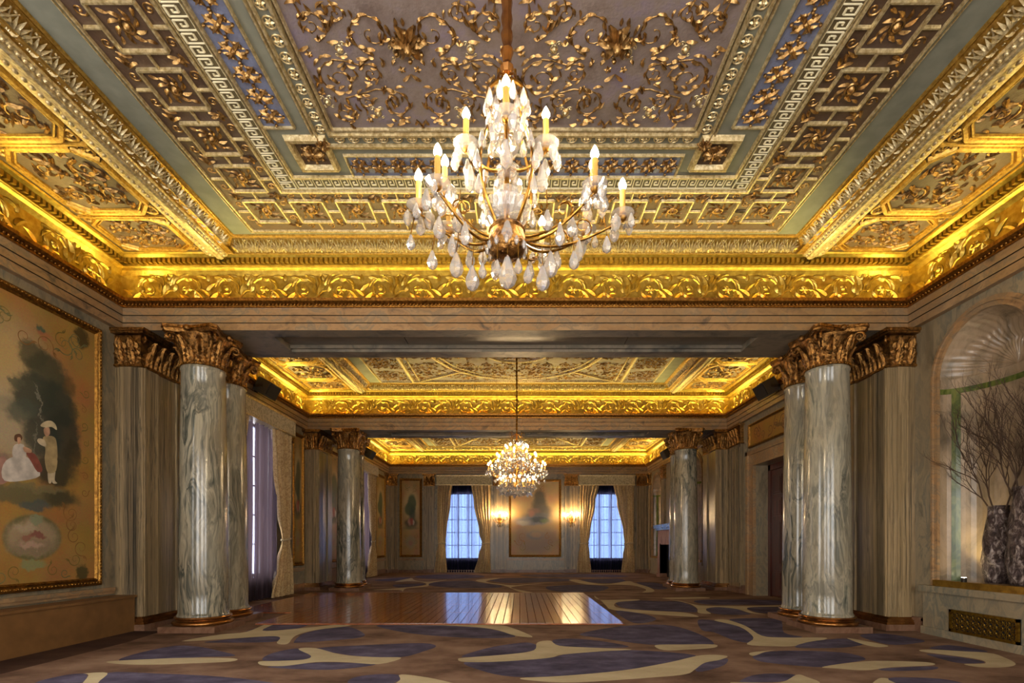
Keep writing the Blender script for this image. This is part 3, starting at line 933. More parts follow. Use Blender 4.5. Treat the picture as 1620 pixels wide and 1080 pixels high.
def _fret(b):
    s_ = .195
    for x0, y0, x1, y1 in ((-s_, -s_, s_, -s_), (s_, -s_, s_, s_), (s_, s_, -s_, s_), (-s_, s_, -s_, -s_)):
        b.bar(x0, y0, x1, y1, .034, .028)
    b.bar(0, s_, 0, s_ + .15, .026, .022)
    b.bar(-s_, 0, -.345, 0, .026, .022); b.bar(s_, 0, .345, 0, .026, .022)
    b.cur = 1
    b.ring(0, 0, .045, .06, .012, 14); b.dome(0, 0, .035, .04)
    for k in range(8): b.leaf(0.06 * cos(k * pi / 4), .06 * sin(k * pi / 4), k * pi / 4 + .3, .1, .04, 1.0)
    for sx in (-1, 1):
        for sy in (-1, 1):
            b.spiral(sx * .27, sy * .13, .055, 0, 1.2, sx, .009, 12); b.leaf(sx * .25, sy * .22, 1.57 * sy, .1, .04, .8); b.leaf(sx * .15, sy * .25, 0 if sx > 0 else pi, .12, .04, .7 * sy)
            b.leaf(sx * .14, sy * .14, math.atan2(-sy, -sx), .08, .035, .5)
FRET = simple_mesh(_fret, 'fret_square', ['gold_pale', 'gold_relief'])
def _key(b):
    w, h, p = .0125, .008, .102
    def seg(x0, y0, x1, y1): b.bar(x0, y0, x1, y1, w, h)
    a, c = -p / 2, p / 2
    seg(a, -.045, c, -.045)
    seg(a + .006, -.045, a + .006, .042); seg(a + .006, .042, c - .018, .042); seg(c - .018, .042, c - .018, -.012); seg(c - .018, -.012, a + .036, -.012); seg(a + .036, -.012, a + .036, .014); seg(a + .036, .014, a + .058, .014)
KEY = simple_mesh(_key, 'greek_key', 'ivory_key', 20)
def _acl(b):
    for t in (-1, -.66, -.33, 0, .33, .66, 1):
        b.leaf(.035 * t, -.075, pi / 2 - t * .55, .155 - .03 * abs(t), .036, -t * .5, .8, 3)
    b.leaf(0, -.08, pi / 2, .09, .05, 0, 1.2, 3)
    b.rod([(-.078, -.085), (-.08, .02), (-.05, .08)], .007); b.rod([(.078, -.085), (.08, .02), (.05, .08)], .007)
    b.dome(-.08, .07, .012, .02, 6)
ACL = simple_mesh(_acl, 'acanthus_leaf', 'gold_pale')
def _oct(b):
    L, W, c = .50, .50, .17
    pts = [(-W + c, -L), (W - c, -L), (W, -L + c), (W, L - c), (W - c, L), (-W + c, L), (-W, L - c), (-W, -L + c)]
    for k in range(8):
        (x0, y0), (x1, y1) = pts[k], pts[(k + 1) % 8]
        b.bar(x0, y0, x1, y1, .07, .035); b.bar(x0 * .91, y0 * .91, x1 * .91, y1 * .91, .03, .022)
    for sx in (-1, 1):
        for sy in (-1, 1):
            b.ring(sx * .455, sy * .455, .075, .075, .016, 14); b.flower(sx * .455, sy * .455, .05, 6)
    b.bar(-.56, .548, .56, .548, .045, .03)
    b.cur = 1
    for sx in (-1, 1):
        for sy in (-1, 1):
            b.leafspiral(sx * .22, sy * .2, .14, pi / 2 * sy, 1.4, sx * sy, .015, 6, .15, .06, 18)
            b.leaf(sx * .1, sy * .36, 1.57 - sx * .9, .16, .06, sx * .9); b.leaf(sx * .36, sy * .05, sy * 1.2, .15, .06, .8); b.leaf(sx * .04, sy * .1, sy * 1.57 - sx * .4, .16, .06, .7)
    b.flower(0, 0, .1, 8)
    random.seed(9)
    for k in range(44):
        x, y = random.uniform(-.42, .42), random.uniform(-.42, .42)
        if abs(x) + abs(y) < .72: b.leaf(x, y, random.uniform(0, 6.28), random.uniform(.07, .13), random.uniform(.03, .045), random.uniform(-1.5, 1.5), .7)
OCT = simple_mesh(_oct, 'octagon_panel', ['gold_cove_lit', 'gold_relief'])

def seq(a, b, pitch, center=False):
    n = max(1, int((b - a) / pitch + 1e-6))
    p = (b - a) / n
    return [a + p * (i + .5) for i in range(n)]

def ceiling_bay(i, y0, y1):
    rect = (XL, XR, y0, y1)
    # base planes of the vault: side strips and central compartment
    m = MB()
    for s_ in (-1, 1):
        m.poly([(s_ * 5.42 + CX, y0, ZS), (s_ * 5.42 + CX, y1, ZS), (s_ * 4.24 + CX, y1, ZS), (s_ * 4.24 + CX, y0, ZS)])
    m.cur = 1
    m.poly([(-3.76 + CX, y0 + .34, ZC), (3.76 + CX, y0 + .34, ZC), (3.76 + CX, y1 - .34, ZC), (-3.76 + CX, y1 - .34, ZC)])
    root = struct(m.build('ceiling' if i == 0 else 'ceiling.%03d' % i, ['ground_rose', 'flat_greygreen']))
    # entablature round the bay
    f = MB(); sweep_loop(f, rect, [(-.004, ZA - .002), (0, ZA), (0, 4.295), (.012, 4.30), (.012, 4.395), (.024, 4.40), (.024, 4.49), (.03, 4.50)])
    sweep_loop(f, rect, [(-.1, ZA + .012), (0, ZA + .012)])
    f.build('fascia', 'marble_fascia', root)
    g = MB(); sweep_loop(g, rect, [(.004, 4.293), (.0175, 4.298), (.004, 4.303)]); sweep_loop(g, rect, [(.016, 4.393), (.0295, 4.398), (.016, 4.403)])
    g.build('fascia_joint', 'dark_iron', root)
    c = MB(); sweep_loop(c, rect, [(.02, 4.495), (.05, 4.50), (.055, 4.53), (.085, 4.545), (.11, 4.56), (.115, 4.60), (.105, 4.605), (.095, 4.60), (.09, 4.555), (-.06, 4.552)])
    c.build('cornice', 'bronze_bead', root, smooth=35)
    # frieze behind the light trough
    fr = MB(); sweep_loop(fr, rect, [(-.06, 4.55), (-.075, 4.62), (-.08, 4.75), (-.08, 4.90), (-.07, 5.0), (-.03, 5.05), (.01, 5.07), (.02, 5.08), (.035, 5.085), (.035, 5.10), (.028, 5.105), (.028, 5.165), (.085, 5.17), (.10, 5.185), (.115, 5.20), (.125, 5.20), (.135, ZS), (.145, ZS)])
    fr.build('frieze', 'gold_leaf', root, smooth=35)
    # bead row on the cornice and dentils (too small to pick apart)
    bd = MB(); dn = MB()
    ya = max(y0, 3.2)
    def line_x(yy, sgn):
        for x in seq(XL + .07, XR - .07, .05):
            bd.ball((x, yy - sgn * .07, 4.525), .017, 5, 3)
            bd.ball((x + .02, yy - sgn * .10, 4.575), .013, 5, 3)
        for x in seq(XL + .06, XR - .06, .068):
            dn.box(x - .019, x + .019, yy - sgn * .025, yy - sgn * .085, 5.108, 5.168)
    line_x(y1, 1)
    for s_, X in ((1, XL), (-1, XR)):
        for y in seq(ya, y1 - .07, .05):
            bd.ball((X + s_ * .07, y, 4.525), .017, 5, 3)
            bd.ball((X + s_ * .10, y + .02, 4.575), .013, 5, 3)
        for y in seq(ya, y1 - .06, .068):
            dn.box(X + s_ * .025, X + s_ * .085, y - .019, y + .019, 5.108, 5.168)
    stuff(bd.build('bead_row', 'bronze_bead', root, smooth=60))
    stuff(dn.build('dentil_row', 'gold_leaf', root))
    # rinceau on the frieze
    def lean(origin, x, inward):
        z = Vector(inward) ; up = Vector((0, 0, 1))
        return frame_mat(origin, Vector(x), up, z)
    for x in seq(XL + .05, XR - .05, 1.08):
        put(FRIEZE, 'scroll_relief', root, mw=lean((x, y1 + .074, 4.82), (1, 0, 0), (0, -1, 0)))
    for y in seq(ya, y1 - .05, 1.08):
        put(FRIEZE, 'scroll_relief', root, mw=lean((XL - .074, y, 4.82), (0, 1, 0), (1, 0, 0)))
        put(FRIEZE, 'scroll_relief', root, mw=lean((XR + .074, y, 4.82), (0, -1, 0), (-1, 0, 0)))
    # long ribs
    for s_ in (-1, 1):
        r = MB()
        sweep_y(r, s_, y0 + .1, y1 - .12, [(4.26, ZS), (4.25, 5.185), (4.22, 5.18), (4.21, 5.165), (4.13, 5.155), (4.11, 5.14), (4.09, 5.125), (4.04, 5.12), (4.015, 5.13), (4.01, 5.15), (3.965, 5.165), (3.955, 5.185)])
        r.build('rib_moulding', 'gold_pale', root, smooth=30)
        bd = MB()
        for y in seq(ya, y1 - .14, .075):
            bd.ball((s_ * 4.165 + CX, y, 5.158), .026, 6, 4, (.8, 1.1, .7))
        for y in seq(ya, y1 - .14, .06):
            bd.ball((s_ * 3.985 + CX, y, 5.152), .02, 6, 4)
        stuff(bd.build('pearl_row', 'gold_pale', root, smooth=60))
    # cove of acanthus round the central compartment
    cv = MB()
    sweep_loop(cv, (-3.955 + CX, 3.955 + CX, y0 + .14, y1 - .14), [(0, 5.185), (.005, 5.205), (.03, 5.225), (.085, 5.25), (.135, 5.295), (.155, 5.315), (.165, 5.315), (.17, ZC - .005), (.18, ZC - .02), (.20, ZC - .02), (.205, ZC)])
    sweep_loop(cv, (-3.955 + CX, 3.955 + CX, y0 + .05, y1 - .05), [(0, ZS - .02), (.05, ZS - .02), (.07, ZS - .035), (.095, 5.185)])
    cv.build('cove', 'gold_cove_lit', root, smooth=30)  # gold of the ribs, deepened in colour to look lit by the cove
    sl = Vector((.14, 0, .10)).normalized()
    for x in seq(-3.8 + CX, 3.8 + CX, .165):
        yd = Vector((0, -sl.x, sl.z)); zd = Vector((0, -sl.z, -sl.x))
        put(ACL, 'acanthus_leaf', root, mw=frame_mat((x, y1 - .14 - .085, 5.248), Vector((-1, 0, 0)), yd, zd))
    for s_ in (-1, 1):
        for y in seq(ya, y1 - .32, .165):
            yd = Vector((-s_ * sl.x, 0, sl.z)); zd = Vector((-s_ * sl.z, 0, -sl.x))
            put(ACL, 'acanthus_leaf', root, mw=frame_mat((s_ * 3.87 + CX, y, 5.248), yd.cross(zd), yd, zd))
    # octagon panels in the side strips
    pitch = 1.1
    k, yy = 0, y1 - .92 - .13
    for s_ in (-1, 1):
        put(OCT, 'octagon_panel', root, mw=on_ceiling(s_ * 4.80 + CX, y1 - .17 - .37, ZS, 0, .95, .66, 1))
        y = y1 - .17 - .74 - .56
        while y > max(y0 + .3, 2.9):
            put(OCT, 'octagon_panel', root, mw=on_ceiling(s_ * 4.80 + CX, y, ZS, 0, .95, 1, 1))
            y -= pitch
        if y > y0 and y0 > 3:
            pass
    return root

def rect_strip(mb, x0, x1, y0, y1, z, w, h):
    """raised rectangular fillet on the ceiling"""
    sweep_loop(mb, (x0, x1, y0, y1), [(-w / 2, z), (-w / 4, z - h), (w / 4, z - h), (w / 2, z)])
    return mb

ceil = [ceiling_bay(i, a, b) for i, (a, b) in enumerate(BAYS)]

# --- central compartment of the near bay
def near_compartment(root):
    Yc = 2.6
    def mir(y): return 2 * Yc - y
    # coloured grounds
    g = MB()
    def plate(x0, x1, ya, yb, mi, dz=.004):
        g.cur = mi
        g.box(x0 + CX, x1 + CX, ya, yb, ZC - dz, ZC - .0005)
    plate(-1.79, 1.79, mir(5.014), 5.014, 0)
    for s_ in (-1, 1):
        plate(s_ * 2.705, s_ * 3.43, mir(6.634), 6.634, 2)
        plate(s_ * 2.19, s_ * 2.47, mir(4.99), 4.99, 1)
        plate(s_ * 1.95, s_ * 2.29, 5.15, 5.52, 2)
    plate(-2.705, 2.705, 5.88, 6.634, 2)
    plate(-1.78, 1.78, 5.37, 5.66, 1)
    plate(-2.69, -2.50, mir(5.87), 5.87, 3, .006); plate(2.50, 2.69, mir(5.87), 5.87, 3, .006); plate(-2.495, 2.495, 5.69, 5.87, 3, .006)
    g.build('silvered_ground', ['ground_purple', 'ground_blue', 'ground_rose', 'key_ground'], root)
    md = MB()
    rs = lambda x, y, w, h: rect_strip(md, -x + CX, x + CX, mir(y), y, ZC, w, h)
    rs(1.80, 5.02, .03, .03); rs(1.845, 5.065, .045, .05); rs(1.99, 5.225, .03, .03); rs(2.03, 5.26, .03, .018)
    rs(2.485, 5.675, .035, .03); rs(2.52, 5.70, .014, .016); rs(2.69, 5.868, .016, .02); rs(2.72, 5.90, .04, .034)
    rs(3.44, 6.645, .03, .026); rs(3.485, 6.69, .014, .014)
    for s_ in (-1, 1):
        rect_strip(md, min(s_ * 2.17, s_ * 2.478) + CX, max(s_ * 2.17, s_ * 2.478) + CX, mir(5.0), 5.0, ZC, .028, .025)
        rect_strip(md, min(s_ * 1.94, s_ * 2.30) + CX, max(s_ * 1.94, s_ * 2.30) + CX, 5.135, 5.53, ZC, .075, .05)
    rect_strip(md, -1.80 + CX, 1.80 + CX, 5.36, 5.672, ZC, .028, .025)
    md.build('panel_moulding', 'gold_pale', root)
    # field tiles
    for r in range(3):
        for c in range(4):
            x = -1.79 + .895 * (c + .5) + CX
            put(FIELD, 'arabesque_relief', root, mw=on_ceiling(x, 5.014 - 1.2 * (r + .5), ZC - .004, 0, 1 if c % 2 else -1, 1 if r % 2 == 0 else -1, 1))
    for s_ in (-1, 1):
        for y in (4.15, 2.4):
            put(BOSS, 'boss_flower', root, mw=on_ceiling(s_ * .86 + CX, y, ZC - .004))
        put(BOSS, 'boss_flower', root, mw=on_ceiling(s_ * 1.95 + CX, 5.17, ZC - .03, 0, .5, .5, .7))
        put(CROSS, 'leaf_cross', root, mw=on_ceiling(s_ * 2.12 + CX, 5.335, ZC - .004, pi / 4, .95, .95, 1))
        put(CROSS, 'leaf_cross', root, mw=on_ceiling(s_ * 2.12 + CX, 5.335, ZC - .008, 0, .95, .95, 1))
        for y in seq(2.6, 4.98, .2):
            put(CROSS, 'leaf_cross', root, mw=on_ceiling(s_ * 2.33 + CX, y, ZC - .004, 0, .95, .8, 1))
        for y in seq(2.9, 5.1, .145):
            put(ROS, 'rosette', root, mw=on_ceiling(s_ * 1.918 + CX, y, ZC - .002))
        for y in seq(3.0, 5.87, .103):
            put(KEY, 'greek_key', root, mw=on_ceiling(s_ * 2.60 + CX, y, ZC - .006, s_ * pi / 2, 1, 1.7, 1))
        for k in range(7):
            y = 6.255 - .5565 * k
            put(FRET, 'fret_square', root, mw=on_ceiling(s_ * 3.065 + CX, y, ZC - .004, 0, 1, 1, 1))
    for x in seq(-1.78, 1.78, .2):
        put(CROSS, 'leaf_cross', root, mw=on_ceiling(x + CX, 5.515, ZC - .004, 0, .8, .95, 1))
    for x in seq(-1.85, 1.85, .145):
        put(ROS, 'rosette', root, mw=on_ceiling(x + CX, 5.145, ZC - .002))
    for x in seq(-2.5, 2.5, .103):
        put(KEY, 'greek_key', root, mw=on_ceiling(x + CX, 5.78, ZC - .006, 0, 1, 1.7, 1))
    for k in range(10):
        x = -3.065 + .5573 * (k + 1)
        put(FRET, 'fret_square', root, mw=on_ceiling(x + CX, 6.255, ZC - .004, pi / 2, 1, 1, 1))
near_compartment(ceil[0])

# --- central compartments of the two farther bays: round medallion in a frame
def far_compartment(root, y0, y1):
    Yc = (y0 + y1) / 2
    hy = (y1 - y0) / 2 - .44
    g = MB()
    g.box(-3.45 + CX, 3.45 + CX, Yc - hy, Yc + hy, ZC - .004, ZC - .0005)
    g.build('silvered_ground', 'ground_purple', root)
    md = MB()
    rect_strip(md, -3.45 + CX, 3.45 + CX, Yc - hy, Yc + hy, ZC, .05, .04)
    rect_strip(md, -2.62 + CX, 2.62 + CX, Yc - hy + .06, Yc + hy - .06, ZC, .10, .05)
    rect_strip(md, -2.46 + CX, 2.46 + CX, Yc - hy + .06, Yc + hy - .06, ZC, .04, .03)
    md.build('panel_moulding', 'gold_pale', root)
    r = MB()
    R = min(1.9, hy - .15)
    for q, w in ((R, .035), (R - .14, .02), (.75, .03), (.4, .02)):
        r.ring(0, 0, q, q, w, 64)
    for sx in (-1, 1):
        for sy in (-1, 1):
            a0 = R * .7071
            r.bar(sx * a0, sy * a0, sx * 2.4, sy * (hy - .1), .07, .04)
    put(r.mesh('medallion', 'gold_pale', 40), 'medallion', root, mw=on_ceiling(CX, Yc, ZC - .004))
    for c in range(6):
        for k, y in enumerate(seq(Yc - hy + .1, Yc + hy - .1, 1.2)):
            x = -2.24 + .895 * c
            put(FIELD, 'arabesque_relief', root, mw=on_ceiling(x + CX, y, ZC - .004, 0, 1 if c % 2 else -1, 1 if k % 2 else -1, 1))
    for s_ in (-1, 1):
        for y in seq(Yc - hy + .05, Yc + hy - .05, .7):
            put(FIELD, 'arabesque_relief', root, mw=on_ceiling(s_ * 3.05 + CX, y, ZC - .004, 0, s_ * .8, .58, 1))
far_compartment(ceil[1], *BAYS[1])
far_compartment(ceil[2], *BAYS[2])

# roof slab over everything
m = MB(); m.box(WL - .5, WR + .9, YF - .5, YB + .5, 5.75, 5.95)
struct(m.build('ceiling.003', 'roof_slab'))

# hidden cove lamps lying in the trough behind the cornice lip
def cove_lamp(loc, length, along_x, inward):
    l = bpy.data.lights.new('cove_lamp', 'AREA')
    l.shape = 'RECTANGLE'
    l.size, l.size_y = length, .05
    l.energy = COVE_W * length * COVE_K
    l.color = COVE_C
    o = bpy.data.objects.new('cove_lamp', l); COL.objects.link(o)
    tau = math.radians(50)
    iw = Vector((0, inward, 0)) if along_x else Vector((inward, 0, 0))
    Zd = -(Vector((0, 0, cos(tau))) + iw * sin(tau))
    Xd = Vector((1, 0, 0)) if along_x else Vector((0, 1, 0))
    o.matrix_world = frame_mat(loc, Xd, Zd.cross(Xd), Zd)
for i, (y0, y1) in enumerate(BAYS):
    COVE_K = (1.0, 1.35, 1.5)[i]
    z = 4.575
    L = XR - XL - .2
    cove_lamp((CX, y1 - .055, z), L, True, -1)
    cove_lamp((CX, y0 + .055, z), L, True, 1)
    L = y1 - y0 - .2
    cove_lamp((XL + .055, (y0 + y1) / 2, z), L, False, 1)
    cove_lamp((XR - .055, (y0 + y1) / 2, z), L, False, -1)

# ================================================================== COLUMNS
def leaf3d(h, w, out, n=12):
    """upright acanthus leaf: x sideways, y outwards, z up, lobed edges and a tip curling outwards"""
    b = MB()
    vs, fs = [], []
    for i in range(n + 1):
        t = i / n
        z = h * (t if t < .8 else .8 + .14 * sin((t - .8) / .2 * pi * .8))
        o = out * (t ** 2.2)
        lob = (1.0, .66, .92)[i % 3]
        ww = w * .5 * (.72 + .42 * sin(pi * t)) * lob * (1 if t < .78 else max(.12, 1 - (t - .78) * 3.9))
        vs += [(-ww, o - .012, z - .02 * lob), (-ww * .62, o + .010, z), (-ww * .3, o + .002, z), (0, o + .026, z), (ww * .3, o + .002, z), (ww * .62, o + .010, z), (ww, o - .012, z - .02 * lob)]
    for i in range(n):
        for k in range(6):
            q = i * 7 + k
            fs.append((q, q + 1, q + 8, q + 7))
    b.add(vs, fs)
    return b
CL_LOW = leaf3d(.22, .20, .085).mesh('acanthus_leaf', 'bronze', 28)
CL_HIGH = leaf3d(.36, .17, .11).mesh('acanthus_leaf', 'bronze', 28)
def _vol():
    b = MB()
    pts, rs = [(.27, 0, .18), (.30, 0, .27), (.335, 0, .34)], [.016, .018, .02]
    for i in range(20):
        t = i / 19
        a = pi * .78 - 2 * pi * 1.5 * t
        r = .062 * (1 - .8 * t)
        pts.append((.40 + r * cos(a), 0, .345 + r * sin(a))); rs.append(.02 * (1 - .35 * t))
    b.tube(pts, rs, 6)
    return b.mesh('volute', 'bronze', 28)
VOLUTE = _vol()
def _abacus():
    b = MB()
    def loop(R, z, k):
        pts = []
        for q in range(4):
            a = q * pi / 2 + pi / 4
            c = Vector((cos(a), sin(a))) * R
            t = Vector((-sin(a), cos(a))) * .045
            pts += [c - t, c + t]
            a2 = a + pi / 2
            c2 = Vector((cos(a2), sin(a2))) * R - Vector((-sin(a2), cos(a2))) * .045
            for s_ in (.2, .4, .6, .8):
                p = (c + t).lerp(c2, s_)
                p -= p.normalized() * (k * sin(pi * s_))
                pts.append(p)
        return [(p.x, p.y, z) for p in pts]
    L = [loop(.46, .425, .075), loop(.485, .45, .075), loop(.485, .475, .075), loop(.50, .48, .075), loop(.50, .518, .075)]
    n = len(L[0])
    vs = [p for l in L for p in l]
    fs = [tuple(range(n - 1, -1, -1)), tuple((len(L) - 1) * n + k for k in range(n))]
    for i in range(len(L) - 1):
        for k in range(n):
            fs.append((i * n + k, i * n + (k + 1) % n, (i + 1) * n + (k + 1) % n, (i + 1) * n + k))
    b.add(vs, fs)
    for q in range(4):
        b.ball((.365 * cos(q * pi / 2), .365 * sin(q * pi / 2), .46), .045, 8, 5)
    return b.mesh('abacus', 'bronze', 40)
ABACUS = _abacus()
def _shaft():
    b = MB(); prof = [(.33, .198), (.33, .215), (.322, .225), (.312, .25)]
    for i in range(1, 13):
        t = i / 12
        prof.append((.312 - .04 * t ** 1.6, .25 + (3.62 - .25) * t))
    prof += [(.285, 3.64), (.285, 3.665), (.275, 3.68)]
    b.lathe(prof, 48)
    return b.mesh('shaft', 'marble_column', 40)
SHAFT = _shaft()
def _cbase():
    b = MB()
    b.lathe([(.36, .08), (.375, .085), (.384, .10), (.384, .115), (.374, .13), (.355, .136), (.342, .142), (.335, .155), (.342, .165), (.356, .17), (.362, .182), (.356, .195), (.335, .20)], 48)
    return b.mesh('base', 'bronze_ring', 40)
CBASE = _cbase()
PLINTH = MB().box(-.386, .386, -.386, .386, 0, .082).mesh('plinth', 'marble_pink')
BELL = MB().lathe([(.272, 0), (.285, .015), (.285, .03), (.262, .045), (.262, .2), (.28, .32), (.34, .425)], 32).mesh('capital', 'bronze', 40)
BEADS = MB()
for k in range(40):
    BEADS.ball((.287 * cos(k * pi / 20), .287 * sin(k * pi / 20), .02), .016, 5, 3)
BEADS = BEADS.mesh('astragal', 'bronze_bead', 60)
def column(x, y, label):
    root = tag(empty('column', (x, y, 0)), label, 'column', 'paired onyx columns', 'thing')
    put(PLINTH, 'plinth', root); put(CBASE, 'base', root); put(SHAFT, 'shaft', root)
    cap = put(BELL, 'capital', root, (0, 0, 3.68))
    put(BEADS, 'astragal', cap); put(ABACUS, 'abacus', cap)
    for k in range(8):
        a = 2 * pi * k / 8
        for me, da, r, z in ((CL_LOW, 0, .262, .035), (CL_HIGH, pi / 8, .262, .04)):
            o = put(me, 'acanthus_leaf', cap, (r * cos(a + da), r * sin(a + da), z), a + da - pi / 2)
    for k in range(4):
        for e in (-.07, .07):
            put(VOLUTE, 'volute', cap, (0, 0, .02), pi / 4 + k * pi / 2 + e)
for (xl, xr, ya, yb), where in (((-4.51, 4.39, 7.22, 8.0), 'near beam'), ((-4.51, 4.39, 13.36, 14.14), 'far beam')):
    if where == 'near beam':
        column(xl, ya, 'large onyx column nearest the big left wall painting, front one of its pair')
        column(xl - .13, yb, 'onyx column close behind the nearest left column, beside the plum window curtain')
        column(xr, ya, 'large pale onyx column nearest the wall niche with the vases, front one of its pair')
        column(xr + .11, yb, 'pale onyx column close behind the nearest right column, beside the red wooden door')
    else:
        column(xl, ya, 'far left onyx column standing at the back corner of the dance floor')
        column(xl - .13, yb, 'slim-looking rear column of the far left pair, beyond the dance floor')
        column(xr, ya, 'far right onyx column, front one of the pair left of the doorway')
        column(xr + .11, yb, 'rear column of the far right pair, partly hidden and nearest the fireplace')

# ================================================================== PIERS AND PILASTERS
PL_LOW = leaf3d(.22, .19, .07).mesh('acanthus_leaf', 'bronze', 28)
PL_HIGH = leaf3d(.38, .17, .09).mesh('acanthus_leaf', 'bronze', 28)
def pier(side, a, b):
    wall, s_, X0 = (wall_left, 1, WL) if side == 'left' else (wall_right, -1, WR)
    X1 = X0 + s_ * .35
    m = MB()
    m.box(X0, X1, a + .03, b - .03, .19, 3.70)
    for ya, yb in ((a, a + .33), (b - .33, b)):
        m.box(X1 - s_ * .05, X1 + s_ * .03, ya + .01, yb - .01, .19, 3.68)
    m.box(X1 - s_ * .02, X1 + s_ * .045, a + .03, a + .07, .19, 3.68)
    m.box(X0, X1 - s_ * .04, a, a + .05, .19, 3.68)
    m.box(X0 + s_ * .07, X1 - s_ * .09, a - .025, a + .05, .19, 3.68)
    m.box(X0, X1 - s_ * .04, b - .05, b, .19, 3.68)
    root = m.build('pier', 'marble_pilaster', wall)
    bs = MB()
    for d, z0, z1 in ((.10, 0, .085),):
        bs.box(X0, X1 + s_ * d, a - d * .6, b + d * .6, z0, z1)
    bs.build('pier_plinth', 'marble_pink', root)
    bs = MB()
    for d, z0, z1 in ((.085, .085, .12), (.06, .12, .135), (.072, .135, .165), (.045, .165, .19)):
        bs.box(X0, X1 + s_ * d, a - d * .6, b + d * .6, z0, z1)
    bs.build('pier_base', 'bronze_ring', root)
    c = MB()
    c.box(X0, X1 + s_ * .02, a - .02, b + .02, 3.68, 4.12)
    c.box(X0, X1 + s_ * .045, a - .035, b + .035, 3.685, 3.715)
    c.box(X0, X1 + s_ * .10, a - .09, b + .09, 4.13, 4.155).box(X0, X1 + s_ * .13, a - .11, b + .11, 4.155, 4.198)
    c.build('pier_capital', 'bronze', root)
    # leaves along the three faces
    for me, off, z in ((PL_LOW, 0, 3.715), (PL_HIGH, .5, 3.72)):
        for y in seq(a + off * .15, b - off * .15, .15):
            put(me, 'acanthus_leaf', root, (X1 + s_ * .02, y, z), -s_ * pi / 2)
        for x in seq(X0 + s_ * (.02) if s_ > 0 else X1, X1 if s_ > 0 else X0 - .02, .12):
            put(me, 'acanthus_leaf', root, (x, a - .02, z), pi)
            put(me, 'acanthus_leaf', root, (x, b + .02, z), 0)
    v = MB()
    for yy in (a, b):
        pts = []
        for i in range(18):
            t = i / 17; an = -.5 + 2 * pi * 1.4 * t; r = .065 * (1 - .8 * t)
            pts.append((X1 + s_ * (.06 + .0 * t) + s_ * r * .7 * cos(an), yy + (r * .7 * cos(an)) * (-1 if yy == a else 1), 4.06 + r * sin(an)))
        v.tube(pts, .016, 5)
    v.build('volute', 'bronze', root, smooth=60)
for a, b in BEAMS:
    pier('left', a, b); pier('right', a, b)

def pilaster(side, u0, u1, proud=.08, top=4.2):
    wall = {'left': wall_left, 'right': wall_right, 'back': wall_back}[side]
    w = u1 - u0
    loc, rz = wall_place(side, (u0 + u1) / 2)
    m = MB()
    m.box(-w / 2, w / 2, -proud, 0, .15, 3.72)
    nf = max(2, int(w / .085))
    for k in range(nf):
        x = -w / 2 + w * (k + .5) / nf
        m.box(x - w / nf * .28, x + w / nf * .28, -proud - .018, -proud, .25, 3.62)
    root = m.build('pilaster', 'marble_pilaster', wall, None, loc, rz)
    b = MB(); b.box(-w / 2 - .03, w / 2 + .03, -proud - .05, 0, 0, .09).box(-w / 2 - .02, w / 2 + .02, -proud - .035, 0, .09, .15)
    b.build('pilaster_base', 'marble_pink', root)
    c = MB(); c.box(-w / 2, w / 2, -proud - .01, 0, 3.70, 4.14).box(-w / 2 - .03, w / 2 + .03, -proud - .03, 0, 3.69, 3.72).box(-w / 2 - .05, w / 2 + .05, -proud - .07, 0, 4.14, 4.198)
    c.build('pilaster_capital', 'bronze', root)
    for me, off, z in ((PL_LOW, 0, 3.72), (PL_HIGH, .5, 3.73)):
        for x in seq(-w / 2 + off * .06, w / 2 - off * .06, .14):
            put(me, 'acanthus_leaf', root, (x, -proud - .01, z), pi)
for u0, u1 in ((-5.6, -5.2), (-4.08, -3.62), (-1.12, -.56), (1.92, 2.48), (4.98, 5.42)): pilaster('back', u0, u1)
for u0, u1 in ((8.75, 9.05), (12.13, 12.42), (16.05, 16.35), (19.35, 19.65), (21.2, 21.5)): pilaster('left', u0, u1)
for u0, u1 in ((8.3, 8.9), (12.5, 13.15), (14.45, 14.95), (16.84, 17.06), (19.12, 19.48), (21.24, 21.5)): pilaster('right', u0, u1)

# dado panels and rail on the far wall and left wall
def dado(side, u0, u1):
    wall = {'left': wall_left, 'right': wall_right, 'back': wall_back}[side]
    loc, rz = wall_place(side, (u0 + u1) / 2)
    w = u1 - u0
    MB().box(-w / 2, w / 2, -.05, 0, .56, .61).box(-w / 2, w / 2, -.035, 0, .52, .56).build('dado_rail', 'marble_fascia', wall, None, loc, rz)
    MB().box(-w / 2 + .08, w / 2 - .08, -.03, 0, .16, .49).build('dado_panel', 'marble_wall', wall, None, loc, rz)
for u0, u1 in ((-5.18, -4.1), (-.54, 1.90)): dado('back', u0, u1)
for u0, u1 in ((4.3, 7.02), (12.44, 13.2), (14.4, 16.03), (19.67, 21.18)): dado('left', u0, u1)

